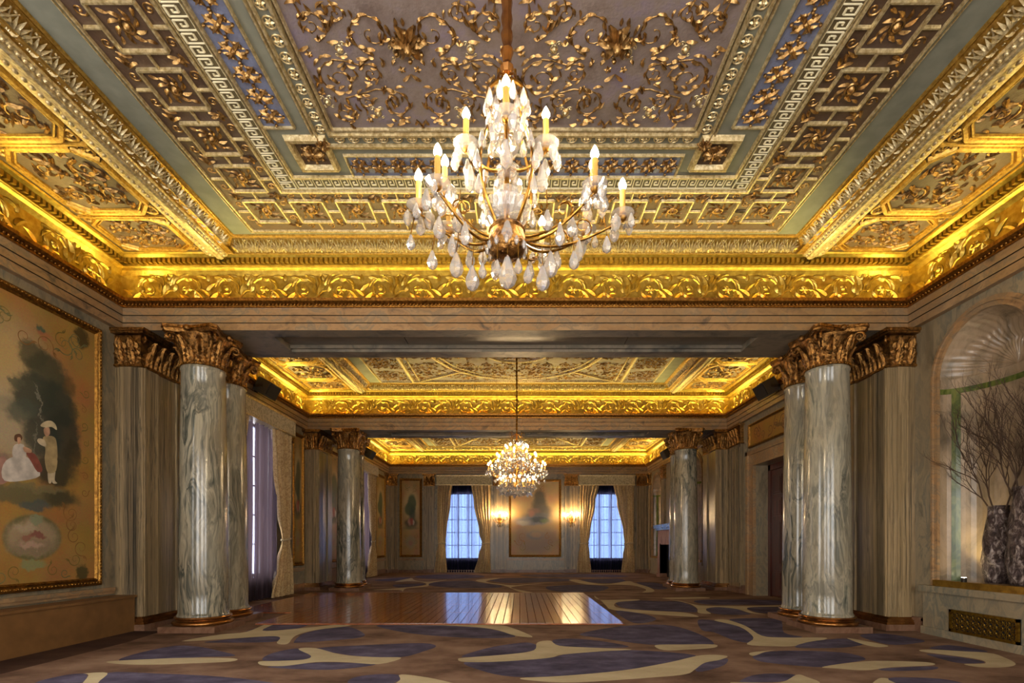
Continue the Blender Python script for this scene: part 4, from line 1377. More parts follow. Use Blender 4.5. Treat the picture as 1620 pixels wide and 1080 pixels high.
# ================================================================== PAINTINGS
def paint(name, base, layers, warp=.12, wscale=3.0, rough=.5):
    """oil paint laid down in soft-edged strokes; coordinates are the canvas' own"""
    t = NT(name)
    o = t.obj()
    n0 = t.noise(o, wscale, 5, .65)
    d = t.n('VectorMath', {0: n0.outputs['Color'], 1: (.5, .5, .5)}, operation='SUBTRACT').outputs[0]
    wv = t.n('VectorMath', {0: o, 1: t.n('VectorMath', {0: d, 'Scale': warp * 2}, operation='SCALE').outputs[0]}).outputs[0]
    c = t.mix(.6, lin(base), t.mix(1, lin(base), t.noise(o, 2.2, 5).outputs['Color'], 'SOFT_LIGHT'))
    for ly in layers:
        x, z, rx, rz, ang, col = ly[:6]
        soft = ly[6] if len(ly) > 6 else .5
        op = ly[7] if len(ly) > 7 else 1.0
        ringw = ly[8] if len(ly) > 8 else 0
        src = o if (ringw or soft < .2) else wv
        v = t.mapping(src, scale=(rx, 10, rz), loc=(x, 0, z), rot=(0, ang, 0), kind='TEXTURE')
        l = t.n('VectorMath', {0: v}, operation='LENGTH').outputs['Value']
        if ringw:
            l = t.n('Math', {0: t.n('Math', {0: l, 1: 1.0}, operation='SUBTRACT').outputs[0]}, operation='ABSOLUTE').outputs[0]
            mk = t.n('MapRange', {'Value': l, 'From Min': ringw * .4, 'From Max': ringw, 'To Min': op, 'To Max': 0.0}, interpolation_type='SMOOTHSTEP').outputs[0]
        else:
            mk = t.n('MapRange', {'Value': l, 'From Min': max(0, 1 - soft), 'From Max': 1 + soft * .6, 'To Min': op, 'To Max': 0.0}, interpolation_type='SMOOTHSTEP').outputs[0]
        c = t.mix(mk, c, lin(col))
    c = t.mix(.25, c, t.mix(1, c, t.noise(o, 60, 3).outputs['Color'], 'OVERLAY'))
    t.p(Base_Color=c, Roughness=rough)
    MAT[name] = t.m

U0 = 5.86
def lp(px, py):
    Y = -(WL + .06) * F / (VX - px)
    return Y - U0, EYE + (VY - py) / F * Y - .66
def L(px, py, rx, rz, col, soft=.5, op=1.0, ang=0.0, ringw=0):
    x, z = lp(px, py)
    return (x, z, rx, rz, ang, col, soft, op, ringw)
big = [
 L(20, 600, .60, .70, '#c0ac88', .8, .9), L(30, 690, .62, .35, '#b3a284', .8, .9), L(0, 560, .4, .3, '#c4a45e', .8, .6), L(20, 640, .4, .12, '#8f8872', .8, .6),
 L(55, 560, .20, .16, '#4e4c38', .3, .85), L(78, 590, .26, .24, '#454736', .3, .9), L(60, 625, .30, .26, '#3f443a', .3, .95), L(92, 640, .26, .30, '#3b4036', .3, .95), L(105, 690, .22, .34, '#34382f', .35, .9), L(40, 650, .20, .14, '#4e564c', .4, .8), L(70, 690, .26, .26, '#333a34', .3, .9),
 L(30, 605, .10, .06, '#5a5a48', .3, .8), L(112, 610, .10, .12, '#5a4a2c', .5, .7), L(118, 720, .12, .2, '#3c3626', .4, .8), L(90, 745, .30, .22, '#33352b', .4, .9), L(118, 650, .08, .12, '#4a4430', .4, .7),
 L(64, 640, .012, .25, '#8a8676', .3, .7, -.25), L(58, 690, .012, .2, '#7d7a6c', .3, .7, .1),
 L(45, 783, .62, .11, '#6a6242', .3, .95), L(100, 788, .25, .12, '#4c4630', .5, .9), L(60, 772, .4, .05, '#7f7450', .4, .8),
 L(10, 735, .2, .12, '#8e7468', .5, .85), L(56, 740, .12, .08, '#7d5248', .5, .7),
 L(56, 850, .36, .27, '#6f6a44', .10, 1), L(56, 850, .325, .235, '#a89272', .3, 1), L(56, 866, .26, .10, '#8f7c62', .5, .9), L(45, 835, .14, .06, '#b8a68a', .6, .8), L(48, 850, .10, .035, '#9a6654', .4, .9, -.4), L(63, 846, .09, .035, '#8a5248', .4, .9, .3), L(54, 862, .16, .04, '#bc9c86', .5, .9),
 L(60, 800, .2, .07, '#4e5a58', .4, .9), L(60, 822, .07, .06, '#8d9474', .3, .9), L(56, 893, .16, .04, '#8d9468', .4, .8),
]
big += [L(68, 522, .07, .06, '#47604f', .4, .9), L(74, 530, .09, .04, '#b06a48', .5, .8), L(133, 535, .11, .14, '#453a20', .3, .9), L(133, 905, .10, .11, '#4a4526', .3, .9)]
paint('oil_pastoral', '#a87e42', big, .13, 6.0)

def panel_layers(w, h, seed, tree='#4d5a3a', cold=False):
    random.seed(seed)
    z = lambda f: f * h
    out = [(0, z(.62), w * .42, h * .33, 0, '#b59a66' if not cold else '#b09a78', .7, .8),
           (0, z(.7), w * .36, h * .22, 0, '#c2aa78', .5, .9), (w * .05, z(.72), w * .22, h * .12, 0, tree, .3, .95), (-w * .05, z(.64), w * .26, h * .09, 0, tree, .3, .95), (w * .08, z(.56), w * .17, h * .12, 0, '#3c4630' if not cold else '#5a5a5c', .6, .9),
           (0, z(.45), w * .32, h * .07, 0, '#54492f' if not cold else '#77798a', .4, .95), (-w * .06, z(.47), w * .08, h * .05, 0, '#b98a76', .5, .9), (w * .05, z(.48), w * .09, h * .05, 0, '#9a4534', .4, .95), (w * .12, z(.46), w * .05, h * .04, 0, '#c3b4a0', .5, .8),
           (0, z(.39), w * .35, h * .025, 0, '#6d6440', .6, .8), (0, z(.2), w * .25, h * .09, 0, '#8d8768', .4, .6), (0, z(.19), w * .12, h * .04, 0, '#9c6a58', .6, .7)]
    return out
paint('oil_panel_tree', '#a07c46', panel_layers(.9, 3.2, 5), .06, 5)
paint('oil_panel_dusk', '#9a763e', panel_layers(.6, 3.2, 8, '#5a5638'), .05, 5)
paint('oil_panel_side', '#a3824e', panel_layers(1.3, 3.2, 12), .07, 5)
center_layers = [(0, .85, .95, .75, 0, '#86756c', .4, .95), (0, .95, .4, .22, 0, '#6c7078', .4, .9), (.05, .95, .26, .12, 0, '#927a6e', .5, .9), (.1, 1.9, .75, .9, 0, '#b39a74', .7, .8), (.2, 2.55, .26, .36, 0, '#575246', .4, .9), (.2, 2.2, .36, .34, 0, '#5c584e', .4, .9), (.3, 1.95, .42, .28, 0, '#64605a', .4, .9), (-.05, 1.95, .3, .16, 0, '#8a6e66', .5, .8), (.1, 1.75, .62, .16, 0, '#686a70', .5, .9), (-.1, 1.55, .8, .2, 0, '#747a8c', .5, .9), (.2, 1.6, .4, .14, 0, '#49525a', .4, .9), (-.5, 1.45, .3, .12, 0, '#a8a4a4', .5, .8),
                 (-.15, 1.85, .16, .14, 0, '#a5786c', .6, .8), (.4, 1.55, .2, .1, 0, '#74835c', .6, .7), (-.6, .8, .25, .3, 0, '#8f7460', .7, .7), (.7, .8, .25, .3, 0, '#8f7460', .7, .7),
                 ]
paint('oil_center', '#ab8d62', center_layers, .10, 4.5)
paint('oil_overdoor', '#9a7030', [(0, .25, .2, .05, .2, '#5e4420', .4, .9), (.3, .25, .1, .03, .5, '#7a4a24', .4, .8)], .06, 6)

def painting(side, u0, u1, z0, z1, mat, label, fw=.10, corner=True):
    w, h = u1 - u0, z1 - z0
    loc, rz = wall_place(side, (u0 + u1) / 2, z0, .0)
    root = tag(empty('painting', loc, rz), label, 'painting')
    c = MB(); c.box(-w / 2 + fw * .7, w / 2 - fw * .7, -.035, -.005, fw * .7, h - fw * .7)
    c.build('canvas', mat, root)
    f = MB()
    def side_prof(k, d): return (-w / 2 + k, w / 2 - k, k, h - k, d)
    prof = [(0, -.0), (0, -.05), (fw * .25, -.075), (fw * .5, -.07), (fw * .62, -.045), (fw * .8, -.06), (fw, -.036)]
    for (k0, d0), (k1, d1) in zip(prof, prof[1:]):
        A = [(-w / 2 + k0, d0, k0), (w / 2 - k0, d0, k0), (w / 2 - k0, d0, h - k0), (-w / 2 + k0, d0, h - k0)]
        B = [(-w / 2 + k1, d1, k1), (w / 2 - k1, d1, k1), (w / 2 - k1, d1, h - k1), (-w / 2 + k1, d1, h - k1)]
        for q in range(4):
            f.poly([A[q], A[(q + 1) % 4], B[(q + 1) % 4], B[q]])
    f.build('frame', 'gold_frame', root)
    bd = MB()
    for z in seq(fw * .4, h - fw * .4, .045):
        for x in (-w / 2 + fw * .38, w / 2 - fw * .38): bd.ball((x, -.073, z), .015, 5, 3)
    for x in seq(-w / 2 + fw * .4, w / 2 - fw * .4, .045):
        for z in (fw * .38, h - fw * .38): bd.ball((x, -.073, z), .015, 5, 3)
    stuff(bd.build('frame_beading', 'gold_frame', root, smooth=60))
    return root
def strokes(root, w, h, seed, bands, sc=1.0, col=('paint_olive', 'paint_rust', 'paint_blue')):
    """painted arabesque: thin brush lines lying on the canvas"""
    random.seed(seed)
    b = MB()
    def scroll(x, z, R_, d, a0):
        pts = []
        for i in range(31):
            t = i / 30
            r = R_ * (1 - .82 * t); a = a0 + d * 2 * pi * 1.35 * t
            pts.append((x + r * cos(a), z + r * sin(a)))
        b.rod(pts, [.0055 * sc * (1.2 - .8 * i / 30) for i in range(31)], .15)
        px_, pz = pts[0]
        b.leaf(px_, pz, a0 - d * 1.2, R_ * .8, R_ * .18, d * 1.3, .03, 5)
        b.leaf(px_, pz, a0 + d * .2, R_ * .5, R_ * .14, -d * .9, .03, 5)
    for x0, x1, z0, z1, n, r in bands:
        for k in range(n):
            b.cur = random.choice((0, 0, 1, 2))
            x = random.uniform(x0, x1); z = z0 + (z1 - z0) * (k + .5) / n
            for sx in ((-1, 1) if x0 >= 0 else (1,)):
                scroll(sx * x, z, r * random.uniform(.7, 1.2), sx * random.choice((-1, 1)), random.uniform(0, 6))
    o = put(b.mesh('painted_scrollwork', list(col)), 'painted_scrollwork', root)
    o.matrix_local = Matrix(((1, 0, 0, 0), (0, 0, -1, -.0352), (0, 1, 0, 0), (0, 0, 0, 1)))
    stuff(o)
def figures(root):
    def blob(mat, pts, lift):
        b = MB(); lp_ = smooth_loop([lp(*p) for p in pts], 3)
        b.poly([(x, -.0354 - lift * .0003, z) for x, z in lp_])
        return b.build('painted_figure', mat, root)
    for k, (mat, pts) in enumerate((
        ('paint_rose', [(0,725),(10,722),(18,740),(14,762),(-8,764),(-8,730)]),
        ('paint_dress', [(18,724),(44,722),(58,736),(66,752),(40,760),(10,760),(6,740)]),
        ('paint_shawl', [(44,716),(58,718),(70,742),(62,746),(52,730)]),
        ('paint_dress', [(26,703),(40,703),(44,718),(40,726),(26,726),(22,716)]),
        ('paint_skin', [(40,706),(52,711),(51,716),(41,714)]),
        ('paint_hair', [(26,688),(34,686),(38,692),(34,698),(26,697)]),
        ('paint_skin', [(30,692),(35,692),(35,700),(31,702)]),
        ('paint_stocking', [(78,744),(84,744),(84,762),(79,763)]),
        ('paint_stocking', [(85,744),(90,743),(89,759),(93,764),(85,763)]),
        ('paint_coat', [(74,724),(92,723),(91,744),(84,748),(77,746)]),
        ('paint_coat', [(70,692),(80,689),(90,693),(93,712),(92,728),(82,731),(73,728),(74,710)]),
        ('paint_stocking', [(73,696),(64,693),(61,697),(66,703),(75,706)]),
        ('paint_skin', [(72,677),(80,676),(81,686),(76,690),(72,685)]),
        ('paint_hat', [(66,673),(72,667),(82,665),(90,671),(92,680),(84,675),(74,676)]),
    )): blob(mat, pts, k)
_p = painting('left', 4.94, 6.79, .66, 4.08, 'oil_pastoral', 'huge pastoral painting with a standing man in a hat, in beaded gold frame')
strokes(_p, 1.85, 3.42, 4, [(.48, .66, .28, 1.0, 5, .12), (.66, .70, 1.1, 2.6, 7, .05), (.1, .62, 2.88, 3.16, 6, .12), (.15, .4, .16, .26, 2, .08)])
figures(_p)
_a = painting('left', 12.5, 13.15, .66, 4.02, 'oil_panel_dusk', 'narrow gold-framed painted panel between the plum curtained window and the far left pier')
_b = painting('left', 14.55, 16.0, .66, 4.02, 'oil_panel_side', 'painted panel of a dark tree glimpsed between far left pier and column')
_c = painting('left', 19.72, 21.12, .66, 4.02, 'oil_panel_side', 'painted panel on the left wall next to the far corner')
_d = painting('back', -5.12, -4.16, .66, 4.02, 'oil_panel_tree', 'narrow far wall painting of a green tree and red figures')
_e = painting('back', -.46, 1.78, .66, 3.98, 'oil_center', 'large hazy painting between the two wall sconces on the far wall')
_g = painting('right', 9.3, 12.12, 3.5, 4.06, 'oil_overdoor', 'long golden overdoor panel above the wooden door', .06)

for q, (o_, w_) in enumerate(((_a, .24), (_b, .6), (_c, .58), (_d, .36), (_e, .95))):
    strokes(o_, w_, 3.3, q, [(w_ * .5, w_ * .75, .3, 1.0, 3, .15 * min(1, w_ * 1.6)), (w_ * .3, w_ * .7, 2.8, 3.1, 2, .15 * min(1, w_ * 1.6))], 1.3)
strokes(_g, 1.3, .5, 9, [(0, 1.2, .2, .35, 7, .1)], 1.6, ('paint_hair', 'paint_rust', 'paint_hair'))

# ================================================================== DOOR
def door():
    root = struct(empty('door_1', (WR + .34, (DOOR[0] + DOOR[1]) / 2, 0), -pi / 2))
    W, H = DOOR[1] - DOOR[0], DOOR[3]
    f = MB(); f.box(-W / 2, -W / 2 + .11, -.06, .06, 0, H).box(W / 2 - .11, W / 2, -.06, .06, 0, H).box(-W / 2, W / 2, -.06, .06, H - .13, H)
    f.build('door_frame', 'door_wood', root)
    lw = (W - .22) / 2
    for s_ in (-1, 1):
        d = MB(); d.box(-lw / 2 + .003, lw / 2 - .003, -.03, .03, .01, H - .135)
        leaf = d.build('door_leaf', 'door_wood', root, None, (s_ * lw / 2, 0, 0))
        for z0, z1 in ((.15, .62), (.72, 1.75), (1.85, 2.25), (2.35, H - .27)):
            for x0, x1 in ((-lw / 2 + .1, -.04), (.04, lw / 2 - .1)):
                p = MB(); p.box(x0, x1, -.048, -.03, z0, z1).box(x0 + .05, x1 - .05, -.06, -.045, z0 + .05, z1 - .05)
                p.build('door_panel', 'door_wood', leaf)
        k = MB(); k.ball((-s_ * (lw / 2 - .07), -.075, 1.05), .03, 8, 6); k.box(-s_ * (lw / 2 - .07) - .02, -s_ * (lw / 2 - .07) + .02, -.045, -.03, .95, 1.18)
        k.build('door_knob', 'grille_brass', leaf, smooth=50)
    s = MB()
    s.box(WR, WR - .05, DOOR[0] - .3, DOOR[0] - .04, 0, H + .3).box(WR, WR - .05, DOOR[1] + .04, DOOR[1] + .3, 0, H + .3).box(WR, WR - .05, DOOR[0] - .04, DOOR[1] + .04, H + .04, H + .3)
    s.box(WR, WR - .09, DOOR[0] - .36, DOOR[0] - .27, 0, H + .36).box(WR, WR - .09, DOOR[1] + .27, DOOR[1] + .36, 0, H + .36).box(WR, WR - .09, DOOR[0] - .36, DOOR[1] + .36, H + .27, H + .36)
    s.box(WR, WR - .07, DOOR[0] - .05, DOOR[0] , 0, H + .05).box(WR, WR - .07, DOOR[1], DOOR[1] + .05, 0, H + .05).box(WR, WR - .07, DOOR[0], DOOR[1], H, H + .05)
    struct(s.build('trim_3', 'marble_fascia'))
    b = MB(); b.box(WR + .42, WR + .6, DOOR[0] - .2, DOOR[1] + .2, 0, H + .2)
    struct(b.build('wall_corridor', 'fire_dark'))
door()

# ================================================================== CURTAINS
def lerp_prof(prof, z):
    for (z0, *a), (z1, *b) in zip(prof, prof[1:]):
        if z0 <= z <= z1:
            t = (z - z0) / (z1 - z0); t = t * t * (3 - 2 * t)
            return [p + (q - p) * t for p, q in zip(a, b)]
    return list(prof[-1][1:])
def drape(name, side, prof, nf, amp, d, mat, label, cat, tie=None, group=None, nx=72, nz=44, wob=.35):
    """prof: (z, edge a, edge b) from the floor up, measured along the wall"""
    zb, zt = prof[0][0], prof[-1][0]
    uc = (prof[0][1] + prof[0][2]) / 2
    loc, rz = wall_place(side, uc, 0, d)
    root = tag(empty(name, loc, rz), label, cat, group)
    w0 = max(abs(p[2] - p[1]) for p in prof)
    m = MB(); vs, fs = [], []
    flip = -1 if side == 'right' else 1
    for j in range(nz + 1):
        z = zb + (zt - zb) * j / nz
        a, b = lerp_prof(prof, z)
        k = abs(b - a) / w0
        for i in range(nx + 1):
            s_ = i / nx
            ph = 2 * pi * nf * s_ + .6 * sin(3.1 * s_ + nf) + wob * sin(z * 1.7 + 5 * s_)
            y = -(amp * (.55 + .6 * k) * (sin(ph) + .35 * sin(2.3 * ph + 1)))
            if tie and abs(z - tie) < .5:
                y *= .45 + .55 * min(1, abs(z - tie) / .5)
            vs.append((flip * (a + (b - a) * s_ - uc), y, z))
    for j in range(nz):
        for i in range(nx):
            q = j * (nx + 1) + i
            fs.append((q, q + 1, q + nx + 2, q + nx + 1))
    m.add(vs, fs)
    m.build('cloth', mat, root, smooth=80)
    if tie:
        a, b = lerp_prof(prof, tie)
        x0, x1 = flip * (min(a, b) - uc), flip * (max(a, b) - uc)
        tb = MB(); pts = []
        for k in range(17):
            t = 2 * pi * k / 16
            pts.append(((x0 + x1) / 2 + (abs(x1 - x0) / 2 + .015) * cos(t), (amp * .9) * sin(t), tie + .02 * cos(t)))
        tb.tube(pts, .025, 6, cap=False)
        tb.build('tieback', 'pelmet_damask', root, smooth=60)
    return root
def pelmet(side, u0, u1, z0, z1, d, label):
    loc, rz = wall_place(side, (u0 + u1) / 2, z0, 0)
    root = tag(empty('pelmet', loc, rz), label, 'pelmet')
    w, h = u1 - u0, z1 - z0
    b = MB(); b.box(-w / 2, w / 2, -d, -d + .02, 0, h).box(-w / 2, -w / 2 + .02, -d, 0, 0, h).box(w / 2 - .02, w / 2, -d, 0, 0, h).box(-w / 2, w / 2, -d, 0, h - .02, h)
    b.build('valance', 'pelmet_damask', root)
    t = MB(); t.box(-w / 2 - .006, w / 2 + .006, -d - .008, 0 - .002, -.012, .012).box(-w / 2 - .006, w / 2 + .006, -d - .01, -.002, h - .03, h + .008)
    t.build('braid', 'gold_pale', root)
CT = [(.01, -.14, .04), (.6, -.06, .02), (1.25, 0, 0), (1.6, .0, .08), (3.0, 0, .38), (3.85, 0, .6)]
# far wall, left-hand window
drape('curtain', 'back', [(.015, -3.62, -3.08), (.7, -3.55, -3.12), (1.25, -3.46, -3.16), (1.7, -3.5, -3.1), (3.0, -3.5, -2.93), (3.78, -3.48, -2.86)], 6, .035, .13, 'curtain_damask', 'cream damask curtain tied back left of the left far window', 'curtain', 1.25, 'far wall curtains')
drape('curtain', 'back', [(.015, -1.92, -1.22), (.7, -1.75, -1.24), (1.25, -1.6, -1.26), (1.7, -1.72, -1.24), (3.0, -1.95, -1.22), (3.78, -2.06, -1.22)], 6, .035, .13, 'curtain_damask', 'cream damask curtain tied back beside the left wall sconce', 'curtain', 1.25, 'far wall curtains')
drape('curtain', 'back', [(.015, 2.42, 3.05), (.7, 2.5, 2.98), (1.25, 2.58, 2.92), (1.7, 2.57, 3.0), (3.0, 2.56, 3.22), (3.78, 2.56, 3.38)], 6, .035, .13, 'curtain_damask', 'cream damask curtain tied back beside the right wall sconce', 'curtain', 1.25, 'far wall curtains')
drape('curtain', 'back', [(.015, 4.32, 4.9), (.7, 4.38, 4.88), (1.25, 4.46, 4.82), (1.7, 4.4, 4.84), (3.0, 4.14, 4.85), (3.78, 3.98, 4.85)], 6, .035, .13, 'curtain_damask', 'cream damask curtain tied back right of the right far window', 'curtain', 1.25, 'far wall curtains')
drape('sheer_curtain', 'back', [(.02, -3.2, -1.5), (3.8, -3.25, -1.45)], 16, .018, .055, 'sheer_far', 'violet sheer hanging inside the left far window', 'curtain', None, 'far wall sheers', 110, 20)
drape('sheer_curtain', 'back', [(.02, 2.86, 4.54), (3.8, 2.82, 4.58)], 18, .018, .055, 'sheer_far', 'violet sheer hanging inside the right far window', 'curtain', None, 'far wall sheers', 110, 20)
pelmet('back', -3.54, -1.18, 3.72, 4.12, .21, 'plain beige pelmet above the left far window')
pelmet('back', 2.52, 4.9, 3.72, 4.12, .21, 'plain beige pelmet above the right far window')
# left wall windows
drape('curtain', 'left', [(.02, 11.15, 12.2), (.7, 11.4, 12.15), (1.32, 11.68, 12.05), (1.9, 11.5, 12.06), (3.0, 11.3, 12.08), (3.9, 11.2, 12.08)], 6, .06, .18, 'curtain_damask', 'cream damask curtain tied back at the far side of the plum left window', 'curtain', 1.32, 'left wall curtains')
drape('curtain', 'left', [(.02, 9.15, 10.05), (.7, 9.25, 9.85), (1.32, 9.35, 9.72), (1.9, 9.33, 9.85), (3.0, 9.32, 10.05), (3.9, 9.32, 10.2)], 6, .06, .18, 'curtain_damask', 'cream damask curtain whose hem shows right behind the near left columns', 'curtain', 1.32, 'left wall curtains')
drape('sheer_curtain', 'left', [(.03, 9.75, 11.55), (3.85, 9.8, 11.6)], 9, .05, .10, 'sheer_plum', 'plum sheer hanging in folds before the left wall window beside the dance floor', 'curtain', None, None, 110, 24)
pelmet('left', 9.28, 12.12, 3.78, 4.14, .30, 'cream damask pelmet above the plum sheer on the left wall')
drape('curtain', 'left', [(.02, 18.1, 19.3), (.7, 18.4, 19.25), (1.32, 18.75, 19.12), (1.9, 18.6, 19.14), (3.0, 18.4, 19.16), (3.9, 18.3, 19.18)], 6, .06, .18, 'curtain_damask', 'cream damask curtain just behind the far left columns', 'curtain', 1.32, 'left wall curtains')
drape('sheer_curtain', 'left', [(.03, 16.8, 18.9), (3.85, 16.8, 18.9)], 9, .05, .10, 'sheer_plum', 'bluish sheer at the left window behind the far left columns', 'curtain', None, None, 90, 24)
pelmet('left', 16.4, 19.22, 3.78, 4.14, .30, 'cream damask pelmet just behind the far left columns')

# ================================================================== SPEAKERS on the entablature
def speaker(x, y, z, face, label):
    root = tag(empty('speaker', (x, y, z), face), label, 'speaker', 'speakers under the cove')
    # local: box length along x, front towards -y and tilted down
    w, h, d = .46, .30, .28
    R = Matrix.Rotation(math.radians(28), 4, 'X')
    def bx(b, *a):
        n = len(b.v); b.box(*a)
        for i in range(n, len(b.v)):
            b.v[i] = tuple(R @ Vector(b.v[i]))
    b = MB(); bx(b, -w / 2, w / 2, -d / 2, d / 2, -h / 2, h / 2)
    b.build('cabinet', 'speaker_black', root)
    g = MB(); bx(g, -w / 2 + .02, w / 2 - .02, -d / 2 - .012, -d / 2, -h / 2 + .02, h / 2 - .02)
    g.build('grille', 'speaker_mesh', root)
    k = MB(); k.box(-.03, .03, .10, .24, -.02, .02).box(-.05, .05, .225, .245, -.07, .07).box(-w / 2 - .012, -w / 2, -.02, .16, -.03, .03).box(w / 2, w / 2 + .012, -.02, .16, -.03, .03).box(-w / 2 - .012, w / 2 + .012, .14, .16, -.03, .03)
    k.build('bracket', 'dark_iron', root)
speaker(XL + .27, 10.6, 4.46, pi / 2, 'black speaker on left wall cornice above the plum window')
speaker(XR - .27, 10.6, 4.46, -pi / 2, 'black speaker on right wall cornice above the wooden door')
speaker(XL + .26, 17.8, 4.40, pi / 2, 'small-looking black speaker behind the capital of the far left columns')
speaker(XR - .26, 17.8, 4.40, -pi / 2, 'small-looking black speaker behind the capital of the far right columns')

# ================================================================== BROWN BENCH BOX, left
def bench():
    root = tag(empty('bench_box', (WL + .17, 5.0, 0)), 'long low plain brown box under the big left painting', 'box')
    b = MB(); b.box(-.10, .14, -1.9, 2.03, 0, .47); b.build('body', 'box_brown', root)
    b = MB(); b.box(-.14, .16, -1.92, 2.045, .47, .50); b.build('lid', 'box_brown', root)
bench()
def far_bench():
    root = tag(empty('bench_box', (WL + .17, 15.2, 0)), 'brown box glimpsed between the far left pier and column', 'box')
    b = MB(); b.box(-.10, .14, -.85, .85, 0, .47); b.build('body', 'box_brown', root)
    b = MB(); b.box(-.10, .16, -.87, .87, .47, .50); b.build('lid', 'box_brown', root)
far_bench()
def tangle():
    random.seed(5)
    root = tag(empty('cable_tangle', (-5.0, 14.0, 0)), 'small dark tangle on the floor at the foot of the far left pier', 'cable')
    for q in range(3):
        b = MB(); pts = []
        for i in range(40):
            a = i * .45 + q
            r = .07 + .05 * sin(i * .7 + q)
            pts.append((r * cos(a) * 1.4, r * sin(a), .014 + .05 * abs(sin(i * .37 + q))))
        b.tube(pts, .010, 5); b.build('cable_loop', 'dark_iron', root, smooth=60)
tangle()

# ================================================================== NICHE CONTENTS
def vase(x, y, h, r, label, seed):
    random.seed(seed)
    root = tag(empty('vase', (x, y, NZ0 + .075)), label, 'vase', 'vases in the niche')
    prof = [(.0, .0), (r * .72, .0), (r * .82, .02), (r * .95, h * .12), (r * 1.0, h * .3), (r * .95, h * .5), (r * .84, h * .68), (r * .72, h * .82), (r * .62, h * .92), (r * .6, h * .97), (r * .66, h), (r * .58, h), (r * .5, h * .9)]
    b = MB(); n = 40
    pr = []
    for (r0, z0), (r1, z1) in zip(prof, prof[1:]):
        for k in range(4): pr.append((r0 + (r1 - r0) * k / 4, z0 + (z1 - z0) * k / 4))
    b.lathe(pr, n, cap=False)
    b.v = [(x_ * (1 + .05 * sin(9 * z_ / h * 2 + 4 * math.atan2(y_, x_)) + .04 * sin(31 * z_ + 7 * math.atan2(y_, x_)) + random.uniform(-.02, .02)), y_ * (1 + .05 * sin(8 * z_ / h * 2 + 4 * math.atan2(y_, x_)) + random.uniform(-.02, .02)), z_) for x_, y_, z_ in b.v]
    b.build('body', 'crumpled_silver', root, smooth=70)
vase(5.74, 6.06, .93, .155, 'shorter crumpled silver-brown vase at the left of the niche', 1)
vase(5.70, 5.70, 1.12, .16, 'taller crumpled silver-brown vase at the right edge of the picture', 2)
def branches(x, y, z, seed, label):
    random.seed(seed)
    root = tag(empty('branch_bundle', (x, y, z)), label, 'branches')
    b = MB()
    def grow(p, d, L_, r, lev):
        pts = [p]; q = p.copy(); dd = d.copy()
        for i in range(5):
            dd = (dd + Vector((random.uniform(-.22, .16), random.uniform(-.3, .3), random.uniform(-.05, .16)))).normalized()
            q = q + dd * L_ / 5
            e = abs(y + q.y - 6.03)
            lim = WR + .36 * math.sqrt(max(0.0, 1 - (e / .62) ** 2)) - .03 if e < .6 else WR - .09
            q.x = min(q.x, lim - x)
            pts.append(q.copy())
            if lev < 3 and i >= 1:
                for _ in range(2 if lev < 1 else 1):
                    nd = (dd + Vector((random.uniform(-.4, .3), random.uniform(-.9, .9), random.uniform(-.2, .5)))).normalized()
                    grow(q.copy(), nd, L_ * random.uniform(.4, .62), r * .55, lev + 1)
        b.tube(pts, [r * (1 - .11 * i) for i in range(6)], 4 if lev else 5)
    for k in range(3):
        grow(Vector((random.uniform(-.03, .03), random.uniform(-.03, .03), -.25)), Vector((random.uniform(-.2, 0), random.uniform(-.15, .55), 1)).normalized(), .95, .011, 0)
    b.build('twigs', 'twig', root)
branches(5.74, 6.06, NZ0 + .075 + .93, 11, 'bare brown branches fanning from the shorter vase')
branches(5.70, 5.70, NZ0 + .075 + 1.12, 23, 'bare brown branches rising from the taller vase')
def uplight():
    root = tag(empty('uplight', (5.50, 6.26, NZ0 + .075)), 'tiny spotlight glowing on the niche ledge beside the vase', 'lamp')
    b = MB(); b.lathe([(.03, 0), (.03, .05), (.026, .055)], 12); b.build('housing', 'dark_iron', root)
    e = MB(); e.lathe([(.022, .056), (.022, .058)], 12); e.build('lens', 'spot_glow', root)
    l = bpy.data.lights.new('uplight_lamp', 'SPOT'); l.energy = 9; l.color = (1, .82, .4); l.spot_size = 1.5; l.spot_blend = .8; l.shadow_soft_size = .02
    o = bpy.data.objects.new('uplight_lamp', l); COL.objects.link(o); o.parent = root; o.location = (0, 0, .07)
    o.rotation_euler = (math.radians(180), math.radians(35), 0)
uplight()
def grille():
    y0, y1, z0, z1 = 5.52, 6.42, .10, .38
    root = tag(empty('vent_grille', (WR - .075, (y0 + y1) / 2, z0), -pi / 2), 'brass lattice vent grille below the vases niche', 'vent')
    w, h = y1 - y0, z1 - z0
    MB().box(-w / 2, w / 2, .0, .012, 0, h).build('backing', 'fire_dark', root)
    f = MB(); t = .035
    f.box(-w / 2, w / 2, -.018, .004, 0, t).box(-w / 2, w / 2, -.018, .004, h - t, h).box(-w / 2, -w / 2 + t, -.018, .004, 0, h).box(w / 2 - t, w / 2, -.018, .004, 0, h)
    f.build('frame', 'grille_brass', root)
    l = MB()
    for x in seq(-w / 2 + t, w / 2 - t, .07):
        for z in seq(t, h - t, .07):
            pts = [(x + .033 * cos(k * pi / 5), -.006, z + .033 * sin(k * pi / 5)) for k in range(11)]
            l.tube(pts, .006, 4, cap=False)
            l.tube([(x - .035, -.006, z), (x + .035, -.006, z)], .005, 4); l.tube([(x, -.006, z - .035), (x, -.006, z + .035)], .005, 4)
    stuff(l.build('lattice', 'grille_brass', root))
grille()

